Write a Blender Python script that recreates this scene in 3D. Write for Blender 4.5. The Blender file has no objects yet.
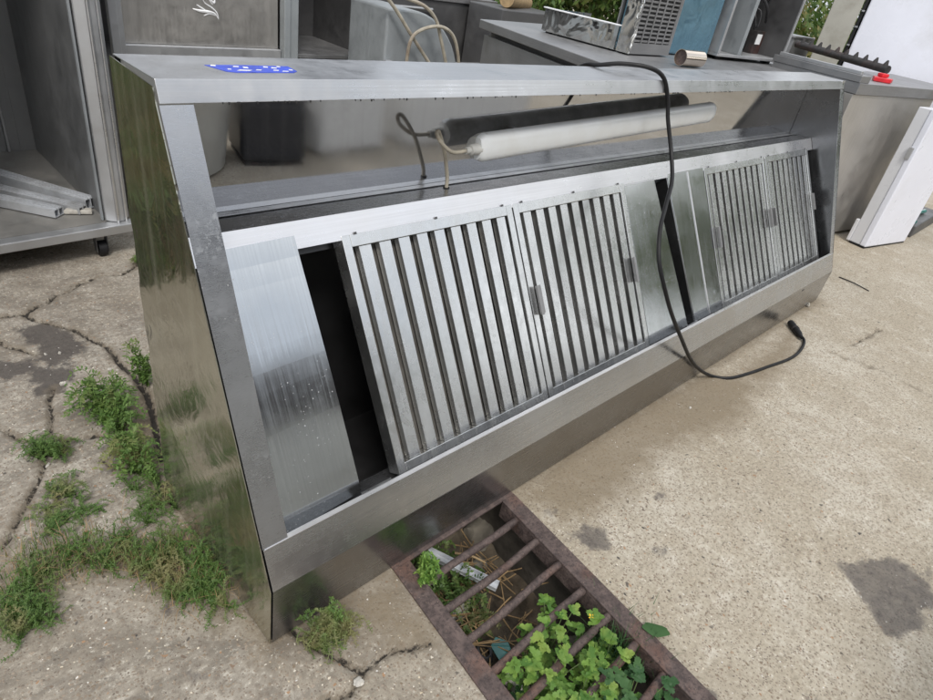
import bpy, bmesh, math, random
import numpy as np
from mathutils import Vector, Matrix, noise as mnoise
random.seed(7); rng = np.random.default_rng(11)
scene = bpy.context.scene
COL = scene.collection

# ------------------------------------------------------------------ camera, sky, sun, exposure
RM = [(0.7146065556, -0.6809934515, 0.1599543358), (-0.2755780928, -0.4842298298, -0.8304084457), (0.6429573745, 0.5493354084, -0.5337006874)]
CP = Vector((-0.4192814, -0.7643800, 1.3913626)); FPX = 625.267
cd = bpy.data.cameras.new('camera'); cam = bpy.data.objects.new('camera', cd); COL.objects.link(cam)
m = Matrix.Identity(4)
for i in range(3):
    m[i][0] = RM[0][i]; m[i][1] = -RM[1][i]; m[i][2] = -RM[2][i]; m[i][3] = CP[i]
cam.matrix_world = m
cd.sensor_width = 36; cd.lens = 24.126; cd.clip_start = 0.02; cd.clip_end = 400
scene.camera = cam
scene.view_settings.view_transform = 'Standard'
try: scene.view_settings.look = 'None'
except Exception: pass
scene.view_settings.gamma = 1; scene.view_settings.use_curve_mapping = False
scene.view_settings.exposure = 0.30
SUN_EL, SUN_AZ = math.radians(52), math.radians(215)     # azimuth measured like a compass, from +Y towards +X
w = bpy.data.worlds.new('World'); scene.world = w; w.use_nodes = True
wt = w.node_tree; wt.nodes.clear()
wo = wt.nodes.new('ShaderNodeOutputWorld'); bg = wt.nodes.new('ShaderNodeBackground'); bg.inputs[1].default_value = 0.15
sky = wt.nodes.new('ShaderNodeTexSky'); sky.sky_type = 'NISHITA'; sky.sun_disc = False
sky.sun_elevation = SUN_EL; sky.sun_rotation = SUN_AZ; sky.air_density = 1.0; sky.dust_density = 3.0
tc = wt.nodes.new('ShaderNodeTexCoord'); mp = wt.nodes.new('ShaderNodeMapping'); mp.inputs['Scale'].default_value = (1, 1, 2.2)
cn = wt.nodes.new('ShaderNodeTexNoise'); cn.inputs['Scale'].default_value = 2.1; cn.inputs['Detail'].default_value = 7; cn.inputs['Roughness'].default_value = .55
cr = wt.nodes.new('ShaderNodeValToRGB'); cr.color_ramp.elements[0].position = .40; cr.color_ramp.elements[1].position = .66
cr.color_ramp.elements[0].color = (4.6, 4.9, 5.3, 1); cr.color_ramp.elements[1].color = (11.5, 11.4, 11.2, 1)
mx = wt.nodes.new('ShaderNodeMix'); mx.data_type = 'RGBA'; mx.inputs[0].default_value = .82
wt.links.new(tc.outputs['Generated'], mp.inputs[0]); wt.links.new(mp.outputs[0], cn.inputs['Vector'])
wt.links.new(cn.outputs[0], cr.inputs[0]); wt.links.new(sky.outputs[0], mx.inputs[6]); wt.links.new(cr.outputs[0], mx.inputs[7])
wt.links.new(mx.outputs[2], bg.inputs[0]); wt.links.new(bg.outputs[0], wo.inputs[0])
sl = bpy.data.lights.new('sun', 'SUN'); sl.energy = 1.8; sl.angle = math.radians(14); sl.color = (1, .96, .9)
so = bpy.data.objects.new('sun', sl); COL.objects.link(so)
sd = Vector((math.sin(SUN_AZ)*math.cos(SUN_EL), math.cos(SUN_AZ)*math.cos(SUN_EL), math.sin(SUN_EL)))
so.rotation_euler = sd.to_track_quat('Z', 'Y').to_euler(); so.location = (0, 0, 20)

# ------------------------------------------------------------------ measuring helper: where the sight line of a photo point meets a plane
def at(px, py, ax, val):
    v = Vector(((px-466.5)/FPX, (py-350)/FPX, 1))
    d = Vector([sum(RM[i][k]*v[i] for i in range(3)) for k in range(3)])
    return CP + d*((val-CP[ax])/d[ax])
def G(px, py, z=0.0): return at(px, py, 2, z)

# ------------------------------------------------------------------ object helpers
def link(name, me, mat=None, parent=None):
    o = bpy.data.objects.new(name, me); COL.objects.link(o)
    if mat: me.materials.append(mat)
    if parent: o.parent = parent
    return o
def tag(o, label=None, cat=None, group=None, kind=None):
    if label: o['label'] = label
    if cat: o['category'] = cat
    if group: o['group'] = group
    if kind: o['kind'] = kind
    return o
def empty(name, loc=(0, 0, 0), rz=0):
    o = bpy.data.objects.new(name, None); COL.objects.link(o); o.location = loc; o.rotation_euler = (0, 0, rz); o.empty_display_size = .1
    return o
class MB:
    def __init__(s): s.v = []; s.f = []
    def add(s, vs, fs):
        b = len(s.v); s.v += [tuple(p) for p in vs]; s.f += [tuple(i+b for i in q) for q in fs]; return s
    def hexa(s, p):   # 8 points: bottom 4 ccw, top 4 ccw
        return s.add(p, [(3, 2, 1, 0), (4, 5, 6, 7), (0, 1, 5, 4), (1, 2, 6, 5), (2, 3, 7, 6), (3, 0, 4, 7)])
    def box(s, x0, x1, y0, y1, z0, z1):
        return s.hexa([(x0, y0, z0), (x1, y0, z0), (x1, y1, z0), (x0, y1, z0), (x0, y0, z1), (x1, y0, z1), (x1, y1, z1), (x0, y1, z1)])
    def prism(s, poly, axis, a, b):   # poly 2D in the two other axes, extruded along axis
        def P3(q, t):
            return {0: (t, q[0], q[1]), 1: (q[0], t, q[1]), 2: (q[0], q[1], t)}[axis]
        n = len(poly); vs = [P3(q, a) for q in poly]+[P3(q, b) for q in poly]
        fs = [tuple(range(n))[::-1], tuple(range(n, 2*n))]+[(i, (i+1) % n, n+(i+1) % n, n+i) for i in range(n)]
        return s.add(vs, fs)
    def strip(s, p0, p1, t, x0, x1):   # thin sheet between two yz points, thickness t inward
        d = Vector((p1[0]-p0[0], p1[1]-p0[1])).normalized(); n = Vector((d.y, -d.x))*t
        return s.prism([p0, p1, (p1[0]+n.x, p1[1]+n.y), (p0[0]+n.x, p0[1]+n.y)], 0, x0, x1)
    def tube(s, pts, r, n=12, cap=True, sub=6, closed=False):
        pts = [Vector(p) for p in pts]
        rr = r if isinstance(r, (list, tuple)) else [r]*len(pts)
        if sub > 1 and len(pts) > 2:
            q = []; R2 = []
            for i in range(len(pts)-1):
                p0 = pts[max(i-1, 0)]; p1 = pts[i]; p2 = pts[i+1]; p3 = pts[min(i+2, len(pts)-1)]
                for k in range(sub):
                    t = k/sub
                    q.append(.5*((2*p1)+(p2-p0)*t+(2*p0-5*p1+4*p2-p3)*t*t+(3*p1-p0-3*p2+p3)*t**3)); R2.append(rr[i]*(1-t)+rr[i+1]*t)
            q.append(pts[-1]); R2.append(rr[-1]); pts, rr = q, R2
        vs = []; N = len(pts); up = None
        for i, p in enumerate(pts):
            d = (pts[min(i+1, N-1)]-pts[max(i-1, 0)]).normalized()
            if up is None: up = d.orthogonal().normalized()
            up = (up-d*up.dot(d)).normalized(); sd_ = d.cross(up)
            for k in range(n):
                a = 2*math.pi*k/n; vs.append(p+(up*math.cos(a)+sd_*math.sin(a))*rr[i])
        fs = [(i*n+k, i*n+(k+1) % n, (i+1)*n+(k+1) % n, (i+1)*n+k) for i in range(N-1) for k in range(n)]
        if cap: fs += [tuple(range(n))[::-1], tuple(range((N-1)*n, N*n))]
        return s.add(vs, fs)
    def build(s, name, mat=None, parent=None, bevel=0, smooth=False, segs=2):
        me = bpy.data.meshes.new(name); me.from_pydata(s.v, [], s.f)
        bm = bmesh.new(); bm.from_mesh(me); bmesh.ops.recalc_face_normals(bm, faces=bm.faces); bm.to_mesh(me); bm.free()
        if smooth:
            me.polygons.foreach_set('use_smooth', [True]*len(me.polygons))
            try: me.set_sharp_from_angle(angle=math.radians(40))
            except Exception: pass
        o = link(name, me, mat, parent)
        if bevel:
            b = o.modifiers.new('bevel', 'BEVEL'); b.width = bevel; b.segments = segs; b.limit_method = 'ANGLE'; b.angle_limit = math.radians(30)
        return o

# ------------------------------------------------------------------ material helpers
class NT:
    def __init__(s, name):
        s.m = bpy.data.materials.new(name); s.m.use_nodes = True; s.t = s.m.node_tree
        s.b = s.t.nodes['Principled BSDF']; s.tc = s.t.nodes.new('ShaderNodeTexCoord')
    def n(s, ty, **kw):
        o = s.t.nodes.new(ty)
        for k, v in kw.items(): setattr(o, k, v)
        return o
    def l(s, a, b): s.t.links.new(a, b)
    def coord(s, scale=(1, 1, 1), rot=(0, 0, 0)):
        mp = s.n('ShaderNodeMapping'); mp.inputs['Scale'].default_value = scale; mp.inputs['Rotation'].default_value = rot
        s.l(s.tc.outputs['Object'], mp.inputs[0]); return mp.outputs[0]
    def noise(s, sc, det=4, rough=.55, vec=None, dist=0):
        o = s.n('ShaderNodeTexNoise'); o.inputs['Scale'].default_value = sc; o.inputs['Detail'].default_value = det
        o.inputs['Roughness'].default_value = rough; o.inputs['Distortion'].default_value = dist
        s.l(vec if vec is not None else s.tc.outputs['Object'], o.inputs['Vector']); return o.outputs[0]
    def voro(s, sc, vec=None, feat='F1', out='Distance'):
        o = s.n('ShaderNodeTexVoronoi', feature=feat); o.inputs['Scale'].default_value = sc
        s.l(vec if vec is not None else s.tc.outputs['Object'], o.inputs['Vector']); return o.outputs[out]
    def ramp(s, x, a, b, c0=0., c1=1., interp='LINEAR'):
        o = s.n('ShaderNodeMapRange'); o.inputs[1].default_value = a; o.inputs[2].default_value = b
        o.inputs[3].default_value = c0; o.inputs[4].default_value = c1; o.interpolation_type = 'SMOOTHSTEP' if interp == 'S' else 'LINEAR'
        s.l(x, o.inputs[0]); return o.outputs[0]
    def mix(s, f, a, b):
        o = s.n('ShaderNodeMix', data_type='RGBA')
        for k, v in ((0, f), (6, a), (7, b)):
            if isinstance(v, (int, float)): o.inputs[k].default_value = v
            elif isinstance(v, tuple): o.inputs[k].default_value = (*v, 1)
            else: s.l(v, o.inputs[k])
        return o.outputs[2]
    def math(s, op, a, b=0.):
        o = s.n('ShaderNodeMath', operation=op)
        for k, v in ((0, a), (1, b)):
            if isinstance(v, (int, float)): o.inputs[k].default_value = v
            else: s.l(v, o.inputs[k])
        return o.outputs[0]
    def attr(s, name): o = s.n('ShaderNodeAttribute'); o.attribute_name = name; return o.outputs['Fac']
    def setv(s, key, v):
        i = s.b.inputs[key]
        if isinstance(v, (int, float)): i.default_value = v
        elif isinstance(v, tuple): i.default_value = (*v, 1)
        else: s.l(v, i)
    def bump(s, h, strength, dist, prev=None):
        o = s.n('ShaderNodeBump'); o.inputs['Strength'].default_value = strength; o.inputs['Distance'].default_value = dist
        s.l(h, o.inputs['Height'])
        if prev is not None: s.l(prev, o.inputs['Normal'])
        s.l(o.outputs[0], s.b.inputs['Normal']); return o.outputs[0]

def steel(name, col=(.55, .55, .56), r0=.2, r1=.38, brush=None, brushb=.15, wave=0, wsc=2.5, spang=0, dust=.25, dustcol=(.36, .35, .33),
          blot=0, blotcol=(.6, .63, .66), specks=0, streak=0, streakamt=.35, ripple=0, metal=1., dark=(.5, .5, .5)):
    """sheet metal: fine brushing, cloudy roughness, dust film, residue blotches, dried drops"""
    t = NT(name)
    big = t.noise(3.1, 6, .6); mid = t.noise(17, 5, .62)
    rough = t.math('ADD', t.ramp(mid, .3, .7, r0, r1), t.ramp(big, .35, .7, -.03, .07))
    base = t.mix(t.ramp(big, .3, .7), tuple(c*d for c, d in zip(col, (.90, .90, .90))), col)
    prev = None
    if brush:   # brush = coordinate scale, small along the grain
        g = t.noise(1, 3, .7, vec=t.coord(brush))
        rough = t.math('ADD', rough, t.ramp(g, .3, .7, -.05, .06))
        base = t.mix(t.ramp(g, .35, .65, 0, .25), base, tuple(c*.6 for c in col))
        prev = t.bump(g, brushb, .0006, prev)
    if spang:
        vc = t.n('ShaderNodeTexVoronoi'); vc.inputs['Scale'].default_value = spang; t.l(t.tc.outputs['Object'], vc.inputs['Vector'])
        sp = t.n('ShaderNodeSeparateColor'); t.l(vc.outputs['Color'], sp.inputs[0])
        base = t.mix(t.ramp(sp.outputs[0], 0, 1, 0, .18), base, tuple(c*.68 for c in col))
        rough = t.math('ADD', rough, t.ramp(sp.outputs[1], 0, 1, -.02, .03))
    if wave:
        prev = t.bump(t.noise(wsc, 2, .45, dist=.6), wave, .02, prev)
    if ripple: prev = t.bump(t.noise(11, 3, .5, dist=1.8), ripple, .006, prev)
    dn = t.noise(6.5, 8, .68)
    dmask = t.math('MULTIPLY', t.ramp(dn, .32, .72, .35, 1), dust)
    if streak:
        sn = t.noise(1, 4, .6, vec=t.coord(streak if isinstance(streak, tuple) else (28, 28, 1.2)))
        dmask = t.math('ADD', dmask, t.ramp(sn, .5, .75, 0, streakamt))
    if blot:
        bn = t.noise(95, 8, .8); b2 = t.noise(8, 5, .7)
        bm_ = t.math('MULTIPLY', t.ramp(bn, .49, .60), t.ramp(b2, .50, .66)); bm_ = t.math('MULTIPLY', bm_, blot)
        base = t.mix(bm_, base, blotcol)
        rough = t.math('ADD', rough, t.math('MULTIPLY', bm_, .3)); 
        dmask = t.math('MAXIMUM', dmask, t.math('MULTIPLY', bm_, .6))
    if specks:
        for sc_, th in ((60, .16), (140, .2)):
            vd = t.voro(sc_); sel = t.noise(9, 3, .6)
            k = t.math('MULTIPLY', t.ramp(vd, th*.45, th*.75, 1, 0), t.ramp(sel, .48, .62)); k = t.math('MULTIPLY', k, specks)
            vcol = t.n('ShaderNodeTexVoronoi'); vcol.inputs['Scale'].default_value = sc_; t.l(t.tc.outputs['Object'], vcol.inputs['Vector'])
            s2 = t.n('ShaderNodeSeparateColor'); t.l(vcol.outputs['Color'], s2.inputs[0]); k = t.math('MULTIPLY', k, t.ramp(s2.outputs[0], .55, .6))
            base = t.mix(k, base, (.72, .73, .74)); dmask = t.math('MAXIMUM', dmask, k)
    base = t.mix(dmask, base, dustcol)
    t.setv('Base Color', base); t.setv('Metallic', t.math('SUBTRACT', metal, t.math('MULTIPLY', dmask, .85)))
    t.setv('Roughness', t.math('MINIMUM', t.math('ADD', rough, t.math('MULTIPLY', dmask, .35)), .95))
    return t.m
def plain(name, col, rough=.6, metal=0., var=.25, sc=12, bump=.0, bsc=60, spec=.5, dirt=None, dsc=5, dlo=.5, dhi=.7):
    t = NT(name); n = t.noise(sc, 6, .6)
    c = t.mix(t.ramp(n, .3, .7), tuple(x*(1-var) for x in col), tuple(min(1, x*(1+var)) for x in col))
    if dirt: c = t.mix(t.ramp(t.noise(dsc, 8, .65), dlo, dhi, 0, .9), c, dirt)
    t.setv('Base Color', c); t.setv('Roughness', t.ramp(t.noise(sc*2.3, 4), .3, .7, max(0.03, rough-.1), min(1, rough+.1))); t.setv('Metallic', metal)
    t.b.inputs['Specular IOR Level'].default_value = spec
    if bump: t.bump(t.noise(bsc, 5, .6), bump, .003)
    return t.m
def leafmat(name, c0, c1, c2=None, tr=.25, sc=9):
    t = NT(name); gi = t.n('ShaderNodeNewGeometry')
    c = t.mix(gi.outputs['Random Per Island'], c0, c1)
    if c2: c = t.mix(t.ramp(t.noise(sc, 3), .52, .66), c, c2)
    t.setv('Base Color', c); t.setv('Roughness', .55); t.b.inputs['Specular IOR Level'].default_value = .35
    t.b.inputs['Transmission Weight'].default_value = 0
    tl = t.n('ShaderNodeBsdfTranslucent'); t.l(c, tl.inputs[0]); ms = t.n('ShaderNodeMixShader'); ms.inputs[0].default_value = tr
    out = t.t.nodes['Material Output']; t.l(t.b.outputs[0], ms.inputs[1]); t.l(tl.outputs[0], ms.inputs[2]); t.l(ms.outputs[0], out.inputs[0])
    return t.m

M = {}
M['hood_side'] = steel('hood_side_steel', (.52, .51, .43), .045, .10, wave=.26, wsc=3.6, dust=.12, dustcol=(.26, .22, .10), ripple=.30, streak=(34, 34, 1.2), streakamt=.14)
M['hood_rim'] = steel('hood_rim_steel', (.50, .51, .53), .18, .30, brush=(60, 60, 900), brushb=.08, dust=.10, blot=.5, blotcol=(.5, .53, .56), specks=.8)
M['hood_top'] = steel('hood_top_steel', (.46, .47, .49), .20, .34, brush=(2, 260, 260), dust=.32, dustcol=(.34, .34, .345), specks=.7, blot=.3)
M['hood_lip'] = steel('hood_lip_steel', (.70, .71, .73), .22, .34, brush=(1.5, 300, 300), brushb=.08, dust=.12, dustcol=(.5, .5, .5), specks=.5, streak=(40, 40, 6), streakamt=.15)
M['hood_front'] = steel('hood_front_steel', (.56, .565, .57), .17, .27, brush=(1.5, 300, 300), brushb=.06, dust=.10, specks=.4, wave=.05, wsc=2, blot=.15)
M['hood_apron'] = steel('hood_apron_steel', (.36, .36, .365), .16, .26, brush=(1.5, 300, 300), brushb=.06, dust=.10, dustcol=(.2, .18, .15), wave=.05)
M['mirror'] = steel('mirror_steel', (.60, .605, .62), .018, .045, wave=.04, wsc=1.6, dust=.06, dustcol=(.36, .35, .33), streak=(34, 34, 1.6), streakamt=.06)
M['shelf'] = steel('shelf_steel', (.28, .285, .30), .14, .26, brush=(1.5, 200, 200), dust=.14, dustcol=(.22, .21, .20), blot=.3)
M['strip'] = steel('strip_steel', (.84, .84, .86), .22, .34, brush=(2, 260, 260), dust=.2, dustcol=(.62, .61, .6), specks=.4)
M['galv'] = steel('galvanised_steel', (.70, .71, .71), .17, .25, spang=55, dust=.08, dustcol=(.36, .36, .34), specks=.25, wave=.06, wsc=3, streak=(60, 4, 4), streakamt=.12)
M['greasy'] = steel('greasy_steel', (.34, .33, .31), .25, .4, dust=.35, dustcol=(.10, .08, .055), streak=(46, 46, 2), streakamt=.3)
M['galv_panel'] = steel('blank_panel_steel', (.62, .64, .65), .09, .14, brush=(220, 2, 2), brushb=.02, dust=.05, dustcol=(.42, .43, .43), specks=1.0, wave=.06, wsc=4)
M['inner'] = steel('inner_steel', (.12, .12, .125), .35, .5, dust=.2, dustcol=(.012, .011, .01))  # greasy inner steel, with the cavity's shade added to the colour
M['black'] = plain('black_rubber', (.009, .009, .010), .5, var=.3, bump=.1, spec=.3)
M['cord_grey'] = plain('old_grey_cable', (.34, .31, .25), .5, var=.25, sc=30, dirt=(.12, .07, .04))
M['diffuser'] = None
t = NT('lamp_diffuser_plastic'); t.setv('Base Color', t.mix(t.ramp(t.noise(9, 6), .45, .75), (.64, .66, .67), (.60, .61, .60))); t.setv('Roughness', .14)
t.b.inputs['Subsurface Weight'].default_value = .25; t.b.inputs['Subsurface Radius'].default_value = (.02, .02, .02); M['diffuser'] = t.m
M['lamp_grey'] = plain('lamp_grey_plastic', (.42, .42, .40), .5, dirt=(.14, .12, .09))
M['blue_tape'] = plain('blue_tape', (.02, .06, .52), .4, var=.35, sc=40, dirt=(.05, .07, .25), dsc=20)
M['white_flake'] = plain('white_paint_flake', (.75, .76, .78), .6)
M['rust'] = None
t = NT('rusty_iron'); n1 = t.noise(28, 8, .7); n2 = t.noise(5, 5, .6); n3 = t.noise(120, 4, .7)
c = t.mix(t.ramp(n1, .35, .65), (.052, .037, .034), (.135, .10, .09)); c = t.mix(t.ramp(n2, .52, .70, 0, .7), c, (.17, .075, .045)); c = t.mix(t.ramp(n3, .5, .62, 0, .7), c, (.035, .026, .025))
c = t.mix(t.ramp(t.voro(90), .12, .05, 0, .5), c, (.42, .30, .22))
t.setv('Base Color', c); t.setv('Roughness', t.ramp(n1, .3, .7, .55, .85)); t.setv('Metallic', .15); t.bump(n1, .8, .005, t.bump(n3, .8, .002)); M['rust'] = t.m
M['zinc'] = steel('weathered_zinc', (.42, .45, .47), .42, .6, spang=25, dust=.6, dustcol=(.27, .29, .30), streak=(16, 16, 1))
M['bg_steel'] = steel('background_steel', (.36, .36, .37), .28, .42, brush=(4, 4, 200), dust=.45, dustcol=(.22, .22, .215))
M['bg_steel_warm'] = steel('warm_background_steel', (.64, .62, .59), .26, .38, brush=(160, 160, 2), brushb=.05, dust=.30, dustcol=(.36, .34, .31), wave=.06, wsc=1.2)
M['bg_dark'] = steel('dark_background_steel', (.17, .17, .175), .35, .5, dust=.5, dustcol=(.09, .088, .085))
M['cart'] = steel('cart_aluminium', (.54, .55, .57), .28, .44, dust=.4, dustcol=(.30, .30, .29), streak=(9, 9, .8), streakamt=.3, specks=.6)
M['cart_in'] = steel('cart_inner_sheet', (.36, .37, .38), .30, .42, brush=(2, 200, 2), brushb=.05, dust=.45, dustcol=(.19, .19, .188))
M['cart_floor'] = steel('cart_floor_sheet', (.40, .40, .39), .30, .5, dust=.65, dustcol=(.22, .20, .175), blot=.6, specks=1)
M['alu'] = plain('aluminium_profile', (.56, .58, .61), .42, metal=.5, var=.12, dirt=(.36, .36, .36))
M['polish'] = steel('polished_steel', (.70, .70, .68), .06, .12, dust=.1, wave=.9, wsc=7)
M['side_dark'] = steel('side_steel_painted_dark', (.22, .225, .235), .14, .24, dust=.2, dustcol=(.06, .06, .06), wave=.25)  # colour darkened to stand in for the dark view this panel mirrors
M['chrome'] = steel('chrome_pipe', (.78, .68, .58), .07, .14, dust=.05)
M['white_enamel'] = plain('white_enamel', (.70, .72, .80), .32, var=.03, sc=3, dirt=(.62, .63, .68), dsc=2)
M['white_shade'] = plain('white_enamel_shaded', (.60, .61, .64), .35, var=.04, sc=3)  # shaded copy of the enamel: the door side's shade is in the colour
M['beige'] = plain('beige_enamel', (.36, .35, .31), .4, var=.06, sc=4, dirt=(.27, .26, .22))
M['red'] = plain('red_plastic', (.55, .02, .03), .35)
M['bluefilm'] = steel('blue_film_sheet', (.14, .27, .36), .10, .22, dust=.25, dustcol=(.10, .20, .27), wave=.7, wsc=7, metal=.7)
M['iron_black'] = plain('black_cast_iron', (.022, .020, .020), .6, var=.5, sc=40, bump=.4, dirt=(.06, .022, .018))
M['paper'] = plain('white_paper_label', (.72, .73, .74), .6, var=.05)
M['wood'] = plain('pale_wood', (.30, .21, .11), .75, var=.3, sc=20, bump=.3)
M['dead_wood'] = plain('weathered_wood', (.13, .11, .085), .85, var=.4, sc=24, bump=.5, bsc=40)
M['teal'] = plain('teal_glass', (.05, .17, .16), .15, var=.2)
M['rope'] = plain('black_cable_coil', (.02, .02, .022), .6, var=.5, sc=60)
M['chunk'] = plain('broken_concrete', (.15, .135, .11), .9, var=.35, sc=14, bump=.8, bsc=30)
M['pebble'] = plain('pale_pebble', (.42, .40, .36), .8, var=.3, sc=30, bump=.2)
M['straw'] = plain('dry_straw', (.27, .18, .09), .8, var=.4, sc=30)
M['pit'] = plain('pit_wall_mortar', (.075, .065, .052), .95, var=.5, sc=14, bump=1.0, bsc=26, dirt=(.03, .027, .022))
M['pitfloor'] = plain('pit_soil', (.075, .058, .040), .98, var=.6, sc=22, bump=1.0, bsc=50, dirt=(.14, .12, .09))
M['grass'] = leafmat('grass_green', (.055, .115, .022), (.13, .21, .05), (.20, .20, .08))
M['grassdark'] = leafmat('low_weed_green', (.045, .095, .02), (.11, .18, .045), (.19, .18, .08))
M['leaf'] = leafmat('lobed_leaf_green', (.06, .15, .025), (.19, .32, .06), (.24, .33, .07), tr=.3)
M['leafdk'] = leafmat('deep_leaf_green', (.025, .08, .025), (.06, .13, .04), tr=.25)
M['flower'] = plain('yellow_petal', (.75, .45, .02), .6)
M['stem'] = plain('plant_stem', (.10, .14, .05), .7)
M['hedge'] = leafmat('hedge_green', (.035, .075, .014), (.10, .15, .03), (.17, .15, .05), tr=.3, sc=3)
M['trunk'] = plain('tree_bark', (.12, .10, .075), .9, var=.4, sc=14, bump=.6)
M['plaster'] = plain('yard_wall_plaster', (.62, .60, .56), .9, var=.15, sc=2, dirt=(.45, .43, .38))
M['roof'] = plain('red_roof_tiles', (.22, .09, .06), .8, var=.3, sc=8)

# ------------------------------------------------------------------ ground
def vn(x, y, sc, seed):   # smooth value noise
    x = x*sc+seed*17.3; y = y*sc+seed*9.1; xi = np.floor(x).astype(int); yi = np.floor(y).astype(int); fx = x-xi; fy = y-yi
    fx = fx*fx*(3-2*fx); fy = fy*fy*(3-2*fy)
    def h(a, b): return (np.sin(a*127.1+b*311.7+seed*74.7)*43758.5453) % 1.0
    return (h(xi, yi)*(1-fx)+h(xi+1, yi)*fx)*(1-fy)+(h(xi, yi+1)*(1-fx)+h(xi+1, yi+1)*fx)*fy
def fbm(x, y, sc, seed, o=4): return sum(vn(x, y, sc*2**k, seed+k)*.5**(k+1) for k in range(o))
def axis(lo, hi, fine, segs, extra):
    a = list(extra); a += list(np.arange(lo, hi+1e-6, fine))
    for s0, s1, st in segs: a += list(np.arange(s0, s1, st))
    a = np.unique(np.round(a, 5)); keep = [a[0]]
    for v in a[1:]:
        if v-keep[-1] < fine*.45:
            if v in extra_set: keep[-1] = v
            continue
        keep.append(v)
    return np.array(keep)
HX0, HX1, HY0, HY1 = .352, .808, -1.15, .25
extra_set = {HX0, HX1, HY0, HY1}
coarse = [(-90, -10, 6), (-10, -1.6, .35), (6.4, 14, .35), (14, 100, 6)]
xs = axis(-.5, .75, .008, [(-1.6, -.5, .03), (.75, 6.4, .035)]+coarse, [HX0, HX1])
ys = axis(-.8, 2.15, .009, [(-1.7, -.8, .03), (2.15, 3.6, .04), (3.6, 12, .35), (12, 100, 6), (-12, -1.7, .3), (-90, -12, 6)], [HY0, HY1])
X, Y = np.meshgrid(xs, ys, indexing='ij')
wgt = np.clip(1-np.maximum(np.maximum(HX0-X, X-HX1), 0)/.6, 0, 1)*np.clip(1-np.maximum(HY0-Y, 0)/.4, 0, 1)*np.clip(1-np.maximum(Y-HY1, 0)/.4, 0, 1)
X = X+.11*np.clip(Y, -1.3, .3)*wgt
def seg_dist(poly):   # poly: (x, y, width) ; returns min(dist - halfwidth)
    D = np.full(X.shape, 9.); 
    for (x0, y0, w0), (x1, y1, w1) in zip(poly[:-1], poly[1:]):
        dx, dy = x1-x0, y1-y0; L2 = dx*dx+dy*dy+1e-9
        tt = np.clip(((X-x0)*dx+(Y-y0)*dy)/L2, 0, 1)
        D = np.minimum(D, np.hypot(X-x0-tt*dx, Y-y0-tt*dy)-(w0+(w1-w0)*tt))
    return D
def gp(lst): return [(G(a, b).x, G(a, b).y, c*.55) for a, b, c in lst]
CR = [[(-60, 322, .014), (-20, 322, .014), (0, 317, .013), (14, 315, .016), (25, 313, .017), (36, 307, .010), (47, 303, .007), (55, 295, .006), (68, 292, .005), (79, 284, .006), (93, 279, .004), (104, 275, .004), (122, 274, .007), (130, 269, .007), (140, 262, .006), (150, 255, .004)],
      [(24, 314, .010), (34, 321, .006), (48, 323, .006), (60, 326, .004), (72, 329, .006), (84, 335, .006), (93, 340, .008), (104, 345, .006), (112, 352, .008), (118, 362, .008), (124, 368, .009), (133, 374, .009), (138, 382, .011), (145, 392, .012), (150, 405, .012), (156, 430, .012), (160, 460, .01)],
      [(54, 388, .004), (49, 400, .005), (52, 417, .004), (50, 436, .003), (45, 450, .002)],
      [(-20, 425, .004), (5, 430, .004), (22, 441, .004), (45, 438, .003), (70, 441, .004), (100, 436, .003), (118, 436, .003)],
      [(0, 343, .006), (10, 348, .004), (22, 350, .003), (35, 355, .002)],
      [(45, 450, .003), (44, 468, .004), (35, 488, .003), (22, 512, .002), (8, 540, .003), (0, 548, .003)],
      [(102, 460, .002), (125, 470, .003), (150, 472, .004), (165, 490, .005), (175, 505, .005)],
      [(288, 625, .006), (300, 637, .006), (322, 650, .005), (338, 658, .004), (356, 668, .006), (372, 665, .005), (380, 657, .005), (395, 649, .004), (412, 648, .004), (430, 643, .002)],
      [(364, 669, .006), (358, 680, .005), (350, 692, .006), (330, 699, .006), (318, 712, .005)],
      [(880, 330, .0015), (865, 338, .001), (852, 345, .0015)], [(930, 395, .001), (880, 370, .001), (830, 352, .0008)]]
Dc = np.full(X.shape, 9.)
for c in CR: Dc = np.minimum(Dc, seg_dist(gp(c)))
def blob(cx, cy, pts):   # closed outline in photo points -> negative inside
    P = [(G(a, b).x, G(a, b).y) for a, b in pts]; D = np.full(X.shape, 9.); ins = np.zeros(X.shape, bool)
    for (x0, y0), (x1, y1) in zip(P, P[1:]+P[:1]):
        dx, dy = x1-x0, y1-y0; tt = np.clip(((X-x0)*dx+(Y-y0)*dy)/(dx*dx+dy*dy+1e-9), 0, 1)
        D = np.minimum(D, np.hypot(X-x0-tt*dx, Y-y0-tt*dy))
        ins ^= ((y0 > Y) != (y1 > Y)) & (X < (x1-x0)*(Y-y0)/(y1-y0+1e-12)+x0)
    return np.where(ins, -D, D)
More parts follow.
